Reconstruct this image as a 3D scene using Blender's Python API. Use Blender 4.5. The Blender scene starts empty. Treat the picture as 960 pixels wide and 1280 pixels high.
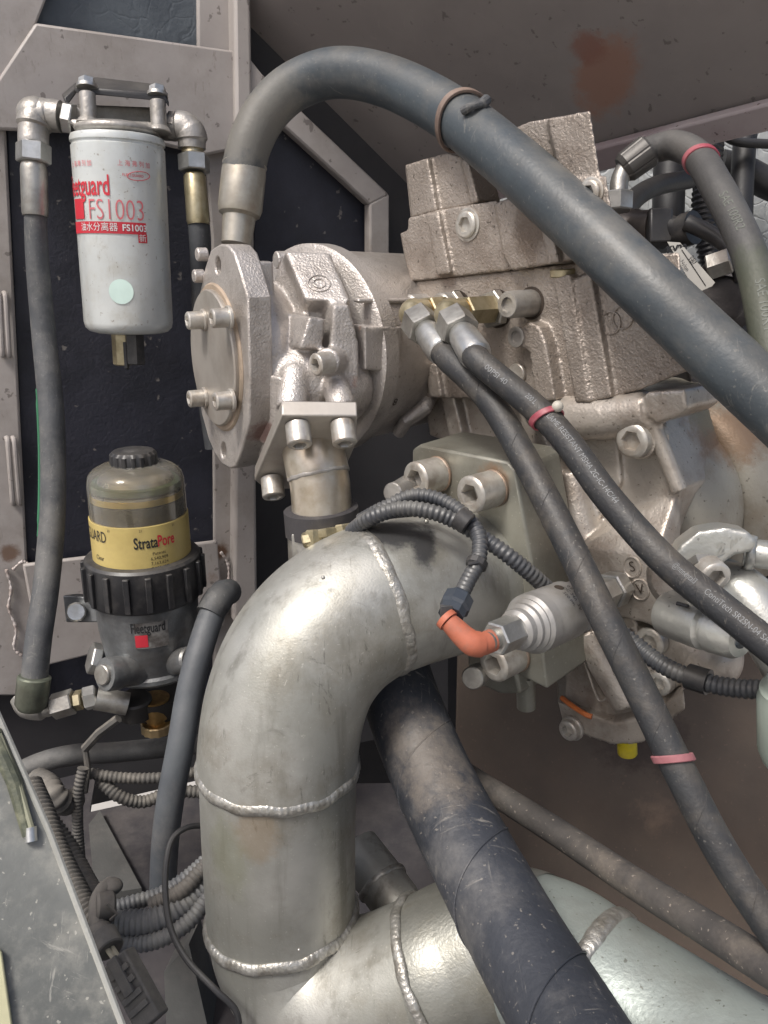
import bpy, bmesh, math, random
from mathutils import Vector, Matrix, noise as mnoise
random.seed(7)
scene = bpy.context.scene
COL = scene.collection
PI = math.pi
# ------------------------------------------------------------------ camera, sky, sun, exposure
PITCH = math.radians(-18)
CAM = Vector((0, 0, 1.3))
FWD = Vector((0, math.cos(PITCH), math.sin(PITCH)))
UPV = Vector((0, -math.sin(PITCH), math.cos(PITCH)))
RGT = Vector((1, 0, 0))
cd = bpy.data.cameras.new('camera'); cam = bpy.data.objects.new('camera', cd); COL.objects.link(cam)
cd.sensor_fit = 'VERTICAL'; cd.sensor_height = 32; cd.lens = 25; cd.clip_start = .02; cd.clip_end = 500
cam.location = CAM; cam.rotation_euler = (math.radians(90) + PITCH, 0, 0)
scene.camera = cam
SUN_EL, SUN_AZ = 58, -138          # azimuth measured from +Y clockwise (behind the camera, to its left)
w = bpy.data.worlds.new("World"); scene.world = w; w.use_nodes = True
wn = w.node_tree; wn.nodes.clear()
sk = wn.nodes.new('ShaderNodeTexSky'); sk.sky_type = 'NISHITA'; sk.sun_disc = False
sk.sun_elevation = math.radians(SUN_EL); sk.sun_rotation = math.radians(SUN_AZ)
sk.air_density = 1.0; sk.dust_density = 6.0; sk.ozone_density = 1.0
bg = wn.nodes.new('ShaderNodeBackground'); bg.inputs[1].default_value = 0.075
wo = wn.nodes.new('ShaderNodeOutputWorld')
wn.links.new(sk.outputs[0], bg.inputs[0]); wn.links.new(bg.outputs[0], wo.inputs[0])
sd = bpy.data.lights.new('sun', 'SUN'); sd.energy = 1.5; sd.angle = math.radians(14); sd.color = (1, .985, .955)
sun = bpy.data.objects.new('sun', sd); COL.objects.link(sun)
_el, _az = math.radians(SUN_EL), math.radians(SUN_AZ)
_dir = Vector((math.sin(_az) * math.cos(_el), math.cos(_az) * math.cos(_el), math.sin(_el)))
sun.rotation_euler = _dir.to_track_quat('Z', 'Y').to_euler()
scene.view_settings.view_transform = 'Standard'; scene.view_settings.look = 'None'
scene.view_settings.exposure = 1.0; scene.view_settings.gamma = 1

# ------------------------------------------------------------------ points
def P(x, y, d):
    return CAM + d * (FWD + RGT * ((x - 480) / 1000.0) + UPV * ((640 - y) / 1000.0))
def ray(x, y):
    return (FWD + RGT * ((x - 480) / 1000.0) + UPV * ((640 - y) / 1000.0))
class Plane:
    def __init__(s, p, n): s.p = Vector(p); s.n = Vector(n).normalized()
    def at(s, x, y, off=0.0):
        r = ray(x, y); q = s.p + s.n * off
        return CAM + r * ((q - CAM).dot(s.n) / r.dot(s.n))
    def d(s, x, y): return (s.at(x, y) - CAM).dot(FWD)

# ------------------------------------------------------------------ materials
MATS = {}
def mat(name, c1, c2=None, ns=8.0, rough=.5, metal=0.0, bump=.15, bs=250.0, speck=None, sp_amt=.0, sp_scale=120.0,
        dust=None, dust_amt=0.0, dust_scale=14.0, spots=(), crack=0.0, rvar=.12, streak=None, trans=0.0, coat=0.0, bump2=0.0, bs2=40.0, updust=None, updust_amt=0.0, scratch=None):
    if name in MATS: return MATS[name]
    m = bpy.data.materials.new(name); m.use_nodes = True; nt = m.node_tree; N = nt.nodes; L = nt.links
    b = N['Principled BSDF']
    geo = N.new('ShaderNodeNewGeometry'); pos = geo.outputs['Position']
    def noise(scale, detail=5, rough_=.6, vec=None):
        n = N.new('ShaderNodeTexNoise'); n.inputs['Scale'].default_value = scale; n.inputs['Detail'].default_value = detail
        n.inputs['Roughness'].default_value = rough_; L.new(vec or pos, n.inputs['Vector']); return n.outputs['Fac']
    def ramp(fac, a, c):
        r = N.new('ShaderNodeMapRange'); r.inputs['From Min'].default_value = a; r.inputs['From Max'].default_value = c
        r.interpolation_type = 'SMOOTHSTEP'; L.new(fac, r.inputs['Value']); return r.outputs['Result']
    def mix(fac, A, B):
        x = N.new('ShaderNodeMix'); x.data_type = 'RGBA'
        if isinstance(fac, float): x.inputs[0].default_value = fac
        else: L.new(fac, x.inputs[0])
        for s, v in ((x.inputs[6], A), (x.inputs[7], B)):
            if isinstance(v, tuple): s.default_value = (*v[:3], 1)
            else: L.new(v, s)
        return x.outputs[2]
    def mul(a, k):
        x = N.new('ShaderNodeMath'); x.operation = 'MULTIPLY'; L.new(a, x.inputs[0])
        if isinstance(k, float): x.inputs[1].default_value = k
        else: L.new(k, x.inputs[1])
        return x.outputs[0]
    c2 = c2 or tuple(v * .75 for v in c1)
    col = mix(ramp(noise(ns), .35, .65), tuple(c1), tuple(c2))
    if streak:
        mp = N.new('ShaderNodeMapping'); mp.inputs['Scale'].default_value = (1, 1, .08); L.new(pos, mp.inputs[0])
        col = mix(mul(ramp(noise(60, 4, .6, mp.outputs[0]), .5, .75), streak[1]), col, streak[0])
    if dust: col = mix(mul(ramp(noise(dust_scale, 7, .7), .45, .7), dust_amt), col, dust)
    if updust:
        sx = N.new('ShaderNodeSeparateXYZ'); L.new(geo.outputs['Normal'], sx.inputs[0])
        col = mix(mul(mul(ramp(sx.outputs[2], .0, .9), ramp(noise(30, 6, .7), .25, .7)), updust_amt), col, updust)
    if scratch:
        for sc_, ro in (((90, 4, 14), (.3, .5, .2)), ((6, 70, 10), (.9, .2, .6))):
            mp = N.new('ShaderNodeMapping'); mp.inputs['Scale'].default_value = sc_; mp.inputs['Rotation'].default_value = ro; L.new(pos, mp.inputs[0])
            col = mix(mul(mul(ramp(noise(4, 6, .7, mp.outputs[0]), .60, .68), ramp(noise(16, 4), .45, .6)), scratch[1]), col, scratch[0])
    if speck: col = mix(mul(ramp(noise(sp_scale * 2.1, 3, .5), .66, .71), sp_amt), col, speck)
    for (sp, sr, sc, sa, *sh) in spots:
        d = N.new('ShaderNodeVectorMath'); d.operation = 'SUBTRACT'; L.new(pos, d.inputs[0]); d.inputs[1].default_value = tuple(sp)
        if sh:
            dm = N.new('ShaderNodeVectorMath'); dm.operation = 'MULTIPLY'; L.new(d.outputs[0], dm.inputs[0]); dm.inputs[1].default_value = sh[0]; d = dm
        ln = N.new('ShaderNodeVectorMath'); ln.operation = 'LENGTH'; L.new(d.outputs[0], ln.inputs[0])
        ad = N.new('ShaderNodeMath'); ad.operation = 'MULTIPLY_ADD'; L.new(noise(45, 6, .75), ad.inputs[0]); ad.inputs[1].default_value = sr * 1.6
        L.new(ln.outputs['Value'], ad.inputs[2])
        col = mix(mul(ramp(ad.outputs[0], sr * 2.0, sr * 1.35), sa), col, tuple(sc))
    L.new(col, b.inputs['Base Color'])
    b.inputs['Metallic'].default_value = metal
    rr = N.new('ShaderNodeMath'); rr.operation = 'MULTIPLY_ADD'; L.new(noise(25, 5), rr.inputs[0]); rr.inputs[1].default_value = rvar * 2
    rr.inputs[2].default_value = rough - rvar; L.new(rr.outputs[0], b.inputs['Roughness'])
    if trans: b.inputs['Transmission Weight'].default_value = trans; b.inputs['IOR'].default_value = 1.35
    if coat: b.inputs['Coat Weight'].default_value = coat; b.inputs['Coat Roughness'].default_value = .25
    last = None
    for (st, sc, dist) in ((bump, bs, .0012 if bump < .6 else .0014), (bump2, bs2, .004)):
        if st:
            bp = N.new('ShaderNodeBump'); bp.inputs['Strength'].default_value = st; bp.inputs['Distance'].default_value = dist
            L.new(noise(sc, 3, .55), bp.inputs['Height'])
            if last: L.new(last, bp.inputs['Normal'])
            last = bp.outputs[0]
    if crack:
        v = N.new('ShaderNodeTexVoronoi'); v.feature = 'DISTANCE_TO_EDGE'; v.inputs['Scale'].default_value = 38
        wv = N.new('ShaderNodeVectorMath'); wv.operation = 'ADD'; L.new(pos, wv.inputs[0])
        nn = N.new('ShaderNodeTexNoise'); nn.inputs['Scale'].default_value = 20; L.new(pos, nn.inputs['Vector'])
        ms = N.new('ShaderNodeVectorMath'); ms.operation = 'SCALE'; ms.inputs['Scale'].default_value = .04; L.new(nn.outputs['Color'], ms.inputs[0]); L.new(ms.outputs[0], wv.inputs[1])
        L.new(wv.outputs[0], v.inputs['Vector'])
        bp = N.new('ShaderNodeBump'); bp.inputs['Strength'].default_value = crack; bp.inputs['Distance'].default_value = .004
        L.new(ramp(v.outputs['Distance'], 0.0, .06), bp.inputs['Height'])
        if last: L.new(last, bp.inputs['Normal'])
        last = bp.outputs[0]
    if last: L.new(last, b.inputs['Normal'])
    MATS[name] = m
    return m

# ------------------------------------------------------------------ mesh builder
def basis(ax):
    ax = ax.normalized()
    t = Vector((0, 0, 1)) if abs(ax.z) < .9 else Vector((1, 0, 0))
    u = t.cross(ax).normalized(); v = ax.cross(u).normalized()
    return u, v
class B:
    def __init__(s): s.bm = bmesh.new()
    def poly_rings(s, rings, cap=True, close=False):
        bm = s.bm; vr = [[bm.verts.new(p) for p in r] for r in rings]; n = len(vr[0])
        m = len(vr)
        for i in range(m if close else m - 1):
            a, b = vr[i], vr[(i + 1) % m]
            for k in range(n):
                bm.faces.new((a[k], a[(k + 1) % n], b[(k + 1) % n], b[k]))
        if cap and not close:
            if n > 2:
                bm.faces.new(list(reversed(vr[0]))); bm.faces.new(vr[-1])
        return s
    def lathe(s, p0, p1, prof, seg=40, fn=None):
        """prof: (metres from p0 along p0->p1, radius)"""
        ax = (p1 - p0).normalized(); u, v = basis(ax); rings = []
        for j, (t, r) in enumerate(prof):
            ring = []
            for k in range(seg):
                a = 2 * PI * k / seg; rr = max(r, 1e-5)
                if fn: rr = fn(a, t, rr)
                ring.append(p0 + ax * t + (u * math.cos(a) + v * math.sin(a)) * rr)
            rings.append(ring)
        return s.poly_rings(rings)
    def cyl(s, p0, p1, r0, r1=None, seg=24, ch=0.0):
        r1 = r0 if r1 is None else r1; L = (p1 - p0).length
        if ch: return s.lathe(p0, p1, [(0, r0 - ch), (ch, r0), (L - ch, r1), (L, r1 - ch)], seg)
        return s.lathe(p0, p1, [(0, r0), (L, r1)], seg)
    def hexa(s, p0, p1, r, ch=.0012, rot=0.0):
        ax = (p1 - p0).normalized(); u, v = basis(ax); L = (p1 - p0).length; rings = []
        for t, rr in ((0, r - ch), (ch, r), (L - ch, r), (L, r - ch)):
            rings.append([p0 + ax * t + (u * math.cos(rot + k * PI / 3) + v * math.sin(rot + k * PI / 3)) * rr for k in range(6)])
        return s.poly_rings(rings)
    def tube(s, pts, rad, seg=20, cap=True, fn=None):
        rings = []; n = len(pts)
        tg = [(pts[min(i + 1, n - 1)] - pts[max(i - 1, 0)]).normalized() for i in range(n)]
        u, v = basis(tg[0]); ac = 0
        for i in range(n):
            if i:
                q = tg[i - 1].rotation_difference(tg[i]); u = q @ u; ac += (pts[i] - pts[i - 1]).length
            u = (u - tg[i] * u.dot(tg[i])).normalized(); v = tg[i].cross(u)
            r = rad[i] if isinstance(rad, (list, tuple)) else rad
            ring = []
            for k in range(seg):
                a = 2 * PI * k / seg; rr = fn(a, ac, r) if fn else r
                ring.append(pts[i] + (u * math.cos(a) + v * math.sin(a)) * rr)
            rings.append(ring)
        return s.poly_rings(rings, cap)
    def prism(s, pts, vec):
        bot = [p + vec for p in pts]
        bm = s.bm
        a = [bm.verts.new(p) for p in pts]; b = [bm.verts.new(p) for p in bot]; n = len(a)
        bm.faces.new(a); bm.faces.new(list(reversed(b)))
        for k in range(n): bm.faces.new((a[(k + 1) % n], a[k], b[k], b[(k + 1) % n]))
        return s
    def holed(s, outer, holes, vec):
        """prism whose caps have through holes"""
        bm = s.bm
        for sh in (Vector((0, 0, 0)), vec):
            es = []; loops = []
            for lp in [outer] + holes:
                vs = [bm.verts.new(p + sh) for p in lp]; loops.append(vs)
                for k in range(len(vs)): es.append(bm.edges.new((vs[k], vs[(k + 1) % len(vs)])))
            bmesh.ops.triangle_fill(bm, use_beauty=True, use_dissolve=False, edges=es)
            if sh.length == 0: A = loops
        for la, lb in zip(A, loops):
            for k in range(len(la)): bm.faces.new((la[k], la[(k + 1) % len(la)], lb[(k + 1) % len(lb)], lb[k]))
        return s
    def hull(s, pts):
        vs = [s.bm.verts.new(p) for p in pts]; r = bmesh.ops.convex_hull(s.bm, input=vs)
        bmesh.ops.delete(s.bm, geom=[v for v in vs if v.is_valid and not v.link_faces], context='VERTS'); return s
    def box(s, c, x, y, z):
        """centre and three half-axis vectors"""
        pts = [c - x - y - z, c + x - y - z, c + x + y - z, c - x + y - z]
        return s.prism(pts, z * 2)
    def ball(s, c, r, sc=(1, 1, 1)):
        bmesh.ops.create_icosphere(s.bm, subdivisions=3, radius=r, matrix=Matrix.Translation(c) @ Matrix.Diagonal((*sc, 1)))
        return s
def root_loc(o):
    while o.parent: o = o.parent
    return o.location.copy()
def obj(name, b, m, parent=None, smooth=True, bevel=0.0, remesh=0.0, sm_it=3, label=None, kind=None, angle=35, wob=0.0, wsc=30.0):
    bm = b.bm; bm.normal_update()
    bmesh.ops.recalc_face_normals(bm, faces=bm.faces)
    off = root_loc(parent) if parent else None
    me = bpy.data.meshes.new(name)
    if parent is None:
        c = Vector((0, 0, 0))
        for v in bm.verts: c += v.co
        off = c / max(1, len(bm.verts))
    if wob:
        for v in bm.verts: v.co += mnoise.noise_vector(v.co * wsc) * wob
    for v in bm.verts: v.co -= off
    bm.to_mesh(me); bm.free()
    o = bpy.data.objects.new(name, me); COL.objects.link(o)
    if parent: o.parent = parent
    else: o.location = off
    me.materials.append(m)
    if remesh:
        r = o.modifiers.new('r', 'REMESH'); r.mode = 'VOXEL'; r.voxel_size = remesh; r.use_smooth_shade = True
        q = o.modifiers.new('s', 'SMOOTH'); q.iterations = sm_it; q.factor = .6
        for p in me.polygons: p.use_smooth = True
    else:
        if bevel:
            bv = o.modifiers.new('b', 'BEVEL'); bv.width = bevel; bv.segments = 2; bv.limit_method = 'ANGLE'; bv.angle_limit = math.radians(40)
            bv.harden_normals = False
        if smooth:
            for p in me.polygons: p.use_smooth = True
            me.set_sharp_from_angle(angle=math.radians(angle))
    if label: o['label'] = label
    if kind: o['kind'] = kind
    return o
def tag(o, label, cat, group=None):
    o['label'] = label; o['category'] = cat
    if group: o['group'] = group
    return o
def thing(name, label, cat, loc, group=None):
    o = bpy.data.objects.new(name, None); o.empty_display_size = .02; COL.objects.link(o); o.location = loc
    return tag(o, label, cat, group)
def cr(pts, n=12):
    """Catmull-Rom through (x, y, depth[, radius]) or Vectors"""
    q = [Vector(p) if not isinstance(p, Vector) else p for p in pts]
    q = [q[0] * 2 - q[1]] + q + [q[-1] * 2 - q[-2]]; out = []
    for i in range(1, len(q) - 2):
        for k in range(n):
            t = k / n; a, b, c, d = q[i - 1], q[i], q[i + 1], q[i + 2]
            out.append(.5 * ((2 * b) + (c - a) * t + (2 * a - 5 * b + 4 * c - d) * t * t + (3 * b - a - 3 * c + d) * t ** 3))
    out.append(q[-2]); return out
def path(pp, n=12):
    return cr([P(*p) for p in pp], n)
def resample(pts, step):
    out = [pts[0]]; acc = 0
    for a, b in zip(pts, pts[1:]):
        L = (b - a).length; t = step - acc
        while t <= L:
            out.append(a + (b - a) * (t / L)); t += step
        acc = (acc + L) % step if L else acc
    return out
def conduit_mesh(pp, r, pitch=.0042, seg=14):
    pts = resample(path(pp, 16), pitch / 4); rad = []
    for i in range(len(pts)): rad.append(r * (1.0, 1.0, .86, .86)[i % 4])
    return B().tube(pts, rad, seg)
# cap screw with a real hexagon socket, base point b, pointing along d
def capscrew(b, d, r, h):
    q = B(); d = d.normalized(); u, v = basis(d); n = 24; rings = []
    c = r * .14
    def ring(z, rf): return [b + d * z + (u * math.cos(2 * PI * k / n) + v * math.sin(2 * PI * k / n)) * rf(2 * PI * k / n) for k in range(n)]
    hx = lambda a: r * .5 / math.cos((a % (PI / 3)) - PI / 6)
    rings = [ring(0, lambda a: r), ring(h - c, lambda a: r), ring(h - c * .3, lambda a: r - c * .6), ring(h, lambda a: r - c * 1.4),
             ring(h, lambda a: hx(a) * 1.06), ring(h - c * .5, hx), ring(h * .45, hx), ring(h * .4, lambda a: .0001)]
    q.poly_rings(rings, cap=True)
    return q
def add_screw(b, d, r, h, m, parent, washer=0.0, wm=None):
    d = d.normalized()
    s = obj('cap_screw', capscrew(b + d * washer, d, r, h), m, parent, angle=30)
    if washer: obj('washer', B().cyl(b, b + d * washer, r * 1.25, seg=28, ch=washer * .2), wm or m, parent if parent.parent is None else parent)
    return s
def plug(b, d, r, h, m, parent, name='port_plug'):
    """low socket plug in a machined seat"""
    return obj(name, capscrew(b - d.normalized() * h * .5, d, r, h * 1.5), m, parent, angle=30)
# lettering: flat text mapped by fn(x, y) -> point
def text_obj(name, txt, size, fn, m, parent, shear=0.0, bold=0.0, align='CENTER', sx=1.0, thick=.0002, cut=.004):
    cu = bpy.data.curves.new('t', 'FONT'); cu.body = txt; cu.size = size; cu.align_x = align; cu.align_y = 'CENTER'; cu.shear = shear; cu.offset = bold
    cu.resolution_u = 3
    to = bpy.data.objects.new('t', cu); COL.objects.link(to)
    bpy.context.view_layer.update()
    dg = bpy.context.evaluated_depsgraph_get(); me = bpy.data.meshes.new_from_object(to.evaluated_get(dg))
    bpy.data.objects.remove(to); bpy.data.curves.remove(cu)
    bm = bmesh.new(); bm.from_mesh(me); bpy.data.meshes.remove(me)
    if not bm.verts: bm.free(); return None
    bmesh.ops.triangulate(bm, faces=bm.faces)
    for _ in range(2):
        es = [e for e in bm.edges if e.calc_length() > cut]
        if es: bmesh.ops.subdivide_edges(bm, edges=es, cuts=1)
    bmesh.ops.triangulate(bm, faces=[f for f in bm.faces if len(f.verts) > 4])
    off = root_loc(parent)
    for v in bm.verts: v.co = fn(v.co.x * sx, v.co.y) - off
    me = bpy.data.meshes.new(name); bm.to_mesh(me); bm.free()
    o = bpy.data.objects.new(name, me); COL.objects.link(o); o.parent = parent; me.materials.append(m)
    return o
def helix(pts, r, pitch, w_, a0=0.0, seg=6):
    """thin raised wrap seam winding round a hose"""
    q = resample(pts, .002); n = len(q); out = []
    tg = [(q[min(i + 1, n - 1)] - q[max(i - 1, 0)]).normalized() for i in range(n)]
    u, v = basis(tg[0])
    for i in range(n):
        if i: u = tg[i - 1].rotation_difference(tg[i]) @ u
        u = (u - tg[i] * u.dot(tg[i])).normalized(); v = tg[i].cross(u)
        a = a0 + 2 * PI * i * .002 / pitch
        out.append(q[i] + (u * math.cos(a) + v * math.sin(a)) * r)
    return B().tube(out, w_, seg)
def on_cyl(p0, p1, rfn, face, eps=.0003):
    """map: x = arc length about axis from the line that faces point `face`, y = metres up from p0 towards p1"""
    ax = (p1 - p0).normalized()
    def mk(px_y):      # centre height in metres along axis, arc offset
        h0, a0 = px_y
        def f(x, y):
            h = h0 + y; r = rfn(h) + eps; c = p0 + ax * h
            k = (face - c); k = (k - ax * k.dot(ax)).normalized(); s = k.cross(ax)
            s = -s if s.dot(RGT) < 0 else s
            a = (x + a0) / r
            return c + (k * math.cos(a) + s * math.sin(a)) * r
        return f
    return mk
def on_path(pts, r, face_off, s0, eps=.0003, flip=False):
    """text runs along a hose: x = arc length from s0, y = across; face_off rotates about the hose from the camera-facing line"""
    cum = [0]
    for a, b in zip(pts, pts[1:]): cum.append(cum[-1] + (b - a).length)
    def f(x, y):
        s = min(max(s0 + x, 0), cum[-1] - 1e-6); i = 0
        while cum[i + 1] < s: i += 1
        t = (s - cum[i]) / (cum[i + 1] - cum[i]); c = pts[i].lerp(pts[i + 1], t)
        ax = (pts[min(i + 2, len(pts) - 1)] - pts[max(i - 1, 0)]).normalized()
        k = CAM - c; k = (k - ax * k.dot(ax)).normalized(); q = ax.cross(k) * -1
        if flip: q = -q
        a = y / r + face_off
        return c + (k * math.cos(a) + q * math.sin(a)) * (r + eps)
    return f
# ------------------------------------------------------------------ materials in use
WALLP = Plane(P(150, 300, 1.0), (math.sin(math.radians(25)), -math.cos(math.radians(25)), 0))
paint = mat('paint_frame', (.37, .34, .322), (.31, .283, .268), ns=9, rough=.5, bump=.12, bs=120, speck=(.05, .035, .03), sp_amt=.55, sp_scale=38, dust=(.22, .195, .17), dust_amt=.6, dust_scale=8, scratch=((.2, .17, .15), .5),
            spots=[(WALLP.at(275, 690, .02), .014, (.10, .045, .02), .9), (WALLP.at(262, 720, .02), .016, (.2, .12, .08), .7), (WALLP.at(12, 690, .02), .012, (.12, .06, .03), .8)])
weldm = mat('weld_paint', (.50, .46, .44), (.36, .3, .27), ns=60, rough=.4, bump=.5, bs=300)
_hp = P(320, 60, 1.02), P(487, 245, 1.17), P(1010, 150, .86)
_hq = Plane(_hp[0], (_hp[1] - _hp[0]).cross(_hp[2] - _hp[0]))
HOODP = _hq.at
foam = mat('foam_black', (.022, .023, .035), (.013, .014, .022), ns=14, rough=.55, bump=.5, bs=220, crack=.06, speck=(.22, .2, .18), sp_amt=.6, sp_scale=30, bump2=.3, bs2=30)
foam_b = mat('foam_blue', (.085, .10, .115), (.055, .066, .08), ns=12, rough=.6, bump=.5, bs=200, crack=.12)
foam_g = mat('foam_grey', (.42, .44, .44), (.27, .285, .29), ns=18, rough=.7, bump=.5, bs=150, crack=.35)
hoodm = mat('hood_paint', (.255, .23, .218), (.21, .187, .18), ns=5, rough=.45, bump=.06, bs=150, speck=(.05, .04, .035), sp_amt=.5, sp_scale=45, scratch=((.30, .26, .24), .35),
            spots=[(HOODP(756, 95), .052, (.27, .15, .11), .85, (1.5, 1, .9)), (HOODP(735, 60), .02, (.22, .11, .085), .8)])
lipm = mat('hood_lip', (.36, .31, .31), (.27, .215, .22), ns=12, rough=.5, bump=.1, speck=(.06, .03, .03), sp_amt=.7, sp_scale=80)
bulk = mat('bulkhead_paint', (.130, .100, .078), (.095, .074, .060), ns=7, rough=.6, bump=.1, bs=200, speck=(.22, .15, .11), sp_amt=.4, sp_scale=110, dust=(.15, .10, .07), dust_amt=.25, dust_scale=9,
           spots=[(P(820, 1030, .82), .03, (.30, .21, .15), .5), (P(590, 900, .82), .02, (.40, .18, .10), .6), (P(800, 930, .82), .05, (.05, .033, .028), .8)])  # reddish spot puts the light on the left edge into the colour
floorm = mat('floor_dirt', (.045, .04, .042), (.028, .026, .03), ns=12, rough=.85, bump=.5, bs=90, dust=(.10, .09, .085), dust_amt=.6, dust_scale=10, bump2=.4, bs2=30)
zinc = mat('zinc', (.62, .62, .60), (.45, .45, .43), ns=50, rough=.34, metal=.85, bump=.15, bs=300, dust=(.32, .28, .23), dust_amt=.4, dust_scale=40)
zinc_d = mat('zinc_dull', (.42, .41, .38), (.28, .27, .25), ns=40, rough=.42, metal=.8, bump=.2, bs=260, dust=(.2, .17, .14), dust_amt=.5, dust_scale=35)
castsil = mat('cast_silver', (.40, .38, .355), (.31, .295, .27), ns=30, rough=.42, metal=.55, bump=.45, bs=230, dust=(.2, .17, .14), dust_amt=.35, dust_scale=30)
white = mat('can_white', (.60, .625, .615), (.54, .565, .56), ns=20, rough=.34, metal=.2, bump=.05, speck=(.12, .07, .03), sp_amt=.5, sp_scale=110, dust=(.42, .40, .34), dust_amt=.5, dust_scale=22, scratch=((.34, .32, .28), .5),
            spots=[(P(197, 240, .80), .011, (.25, .13, .07), .7, (1, 1, .45)), (P(200, 300, .82), .008, (.25, .13, .07), .5, (1, 1, .3))], coat=.3)
redink = mat('ink_red', (.58, .03, .05), rough=.45, bump=0)
whink = mat('ink_white', (.72, .74, .73), rough=.45, bump=0)
blkink = mat('ink_black', (.02, .02, .022), rough=.5, bump=0)
mint = mat('sticker_mint', (.68, .86, .79), rough=.5, bump=0.05)
rub = mat('rubber_grey', (.062, .066, .072), (.044, .047, .052), ns=25, rough=.62, bump=.3, bs=350, dust=(.16, .155, .145), dust_amt=.6, dust_scale=16, updust=(.17, .165, .155), updust_amt=.35, speck=(.22, .22, .21), sp_amt=.3, sp_scale=160, scratch=((.18, .175, .16), .7))
rub_b = mat('rubber_blue', (.050, .062, .072), (.036, .045, .053), ns=14, rough=.46, bump=.22, bs=300, dust=(.14, .13, .115), dust_amt=.55, dust_scale=10, updust=(.15, .14, .12), updust_amt=.5, speck=(.2, .19, .17), sp_amt=.35, sp_scale=150, scratch=((.17, .165, .15), .6), spots=[(P(318, 165, .79), .045, (.16, .15, .13), .75), (P(350, 120, .78), .03, (.15, .145, .13), .6)])
rub_k = mat('rubber_black', (.026, .028, .031), (.019, .02, .023), ns=30, rough=.56, bump=.35, bs=380, dust=(.105, .092, .076), dust_amt=.55, dust_scale=22, updust=(.12, .10, .075), updust_amt=.3, speck=(.20, .19, .17), sp_amt=.4, sp_scale=170, scratch=((.13, .12, .105), .7))
conm = mat('conduit', (.040, .043, .050), (.030, .032, .037), ns=30, rough=.42, bump=.05, updust=(.2, .195, .18), updust_amt=.55, dust=(.12, .115, .105), dust_amt=.4, dust_scale=30)
conm_l = mat('conduit_pale', (.105, .11, .12), (.075, .08, .088), ns=30, rough=.5, bump=.1, updust=(.3, .3, .28), updust_amt=.6, dust=(.17, .165, .15), dust_amt=.5, dust_scale=30)
conm_d = mat('conduit_dusty', (.066, .064, .062), (.045, .044, .043), ns=30, rough=.7, bump=.2, updust=(.24, .22, .19), updust_amt=.7, dust=(.16, .145, .125), dust_amt=.6, dust_scale=25)
blackp = mat('black_plastic', (.022, .022, .024), (.016, .016, .018), ns=30, rough=.42, bump=.1, dust=(.12, .11, .10), dust_amt=.3, dust_scale=40, updust=(.15, .14, .125), updust_amt=.4)
brass = mat('brass', (.50, .33, .13), (.34, .2, .07), ns=40, rough=.35, metal=.85, bump=.15, dust=(.15, .1, .05), dust_amt=.5, dust_scale=40)
olivez = mat('olive_zinc', (.50, .44, .30), (.36, .31, .19), ns=40, rough=.36, metal=.8, bump=.15, dust=(.2, .16, .10), dust_amt=.4, dust_scale=40)
sepbody = mat('separator_body', (.22, .23, .235), (.13, .135, .14), ns=25, rough=.40, metal=.55, bump=.3, bs=220, dust=(.10, .085, .07), dust_amt=.5, dust_scale=20, updust=(.25, .24, .22), updust_amt=.4)
yellow_l = mat('label_gold', (.52, .41, .15), (.44, .34, .12), ns=20, rough=.45, bump=.03, dust=(.35, .25, .1), dust_amt=.3, dust_scale=30)
clear = mat('dirty_plastic', (.92, .90, .84), (.82, .76, .62), ns=25, rough=.07, bump=.03, trans=.93, rvar=.03)
dustwire = mat('wire_black', (.018, .018, .02), rough=.5, bump=.1, updust=(.08, .075, .07), updust_amt=.4)
green = mat('green_stripe', (.03, .17, .08), rough=.6, bump=.1)

# ------------------------------------------------------------------ setting
def structure(name, b, m, **k):
    o = obj(name, b, m, **k); o['kind'] = 'structure'; return o
structure('ground', B().prism([Vector((-60, -60, 0)), Vector((60, -60, 0)), Vector((60, 60, 0)), Vector((-60, 60, 0))], Vector((0, 0, -.05))),
          mat('yard_concrete', (.46, .44, .41), (.38, .36, .33), ns=2, rough=.9, bump=.3, bs=60), smooth=False)
# floor pan of the compartment, ending just short of the wall so daylight shows from behind
FL = Plane((0, 0, .57), (0, 0, 1))
def fl(x, y): return FL.at(x, y)
fa, fb = fl(112, 1015), fl(262, 982)
structure('compartment_floor', B().prism([fa, fb, fb + Vector((.9, .02, 0)), Vector((1.2, -.3, .57)), Vector((-.8, -.3, .57)), Vector((-.9, 1.2, .57)), fa + Vector((-.06, .25, 0))], Vector((0, 0, -.006))), floorm, smooth=False)
# back wall behind everything: left part carries the frame
wb = [WALLP.at(-260, -420), WALLP.at(560, -420), WALLP.at(560, 903), WALLP.at(-260, 1093)]
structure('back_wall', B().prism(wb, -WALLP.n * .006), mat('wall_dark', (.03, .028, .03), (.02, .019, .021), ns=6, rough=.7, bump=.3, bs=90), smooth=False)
HP = P(320, 60, 1.02), P(487, 245, 1.17), P(1010, 150, .86)
hn = (HP[1] - HP[0]).cross(HP[2] - HP[0]).normalized()
HOOD = Plane(HP[0], hn if hn.y < 0 else -hn)
structure('hood_panel', B().prism([HOOD.at(300, 40), HOOD.at(487, 246), HOOD.at(744, 207), HOOD.at(1100, 92), HOOD.at(1100, -260), HOOD.at(300, -260)], -HOOD.n * .004), hoodm, smooth=False)
lp = [HOOD.at(487, 246, .004), HOOD.at(1100, 92, .004)]
structure('hood_lip', B().prism([HOOD.at(560, 232, .003), HOOD.at(745, 178, .003), HOOD.at(1100, 84, .003), HOOD.at(1100, 122, .003), HOOD.at(745, 209, .003), HOOD.at(560, 262, .003)], HOOD.n * .012), lipm, bevel=.003)
BK = Plane(P(760, 1050, .86), (-.28, -.93, .22))
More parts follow.
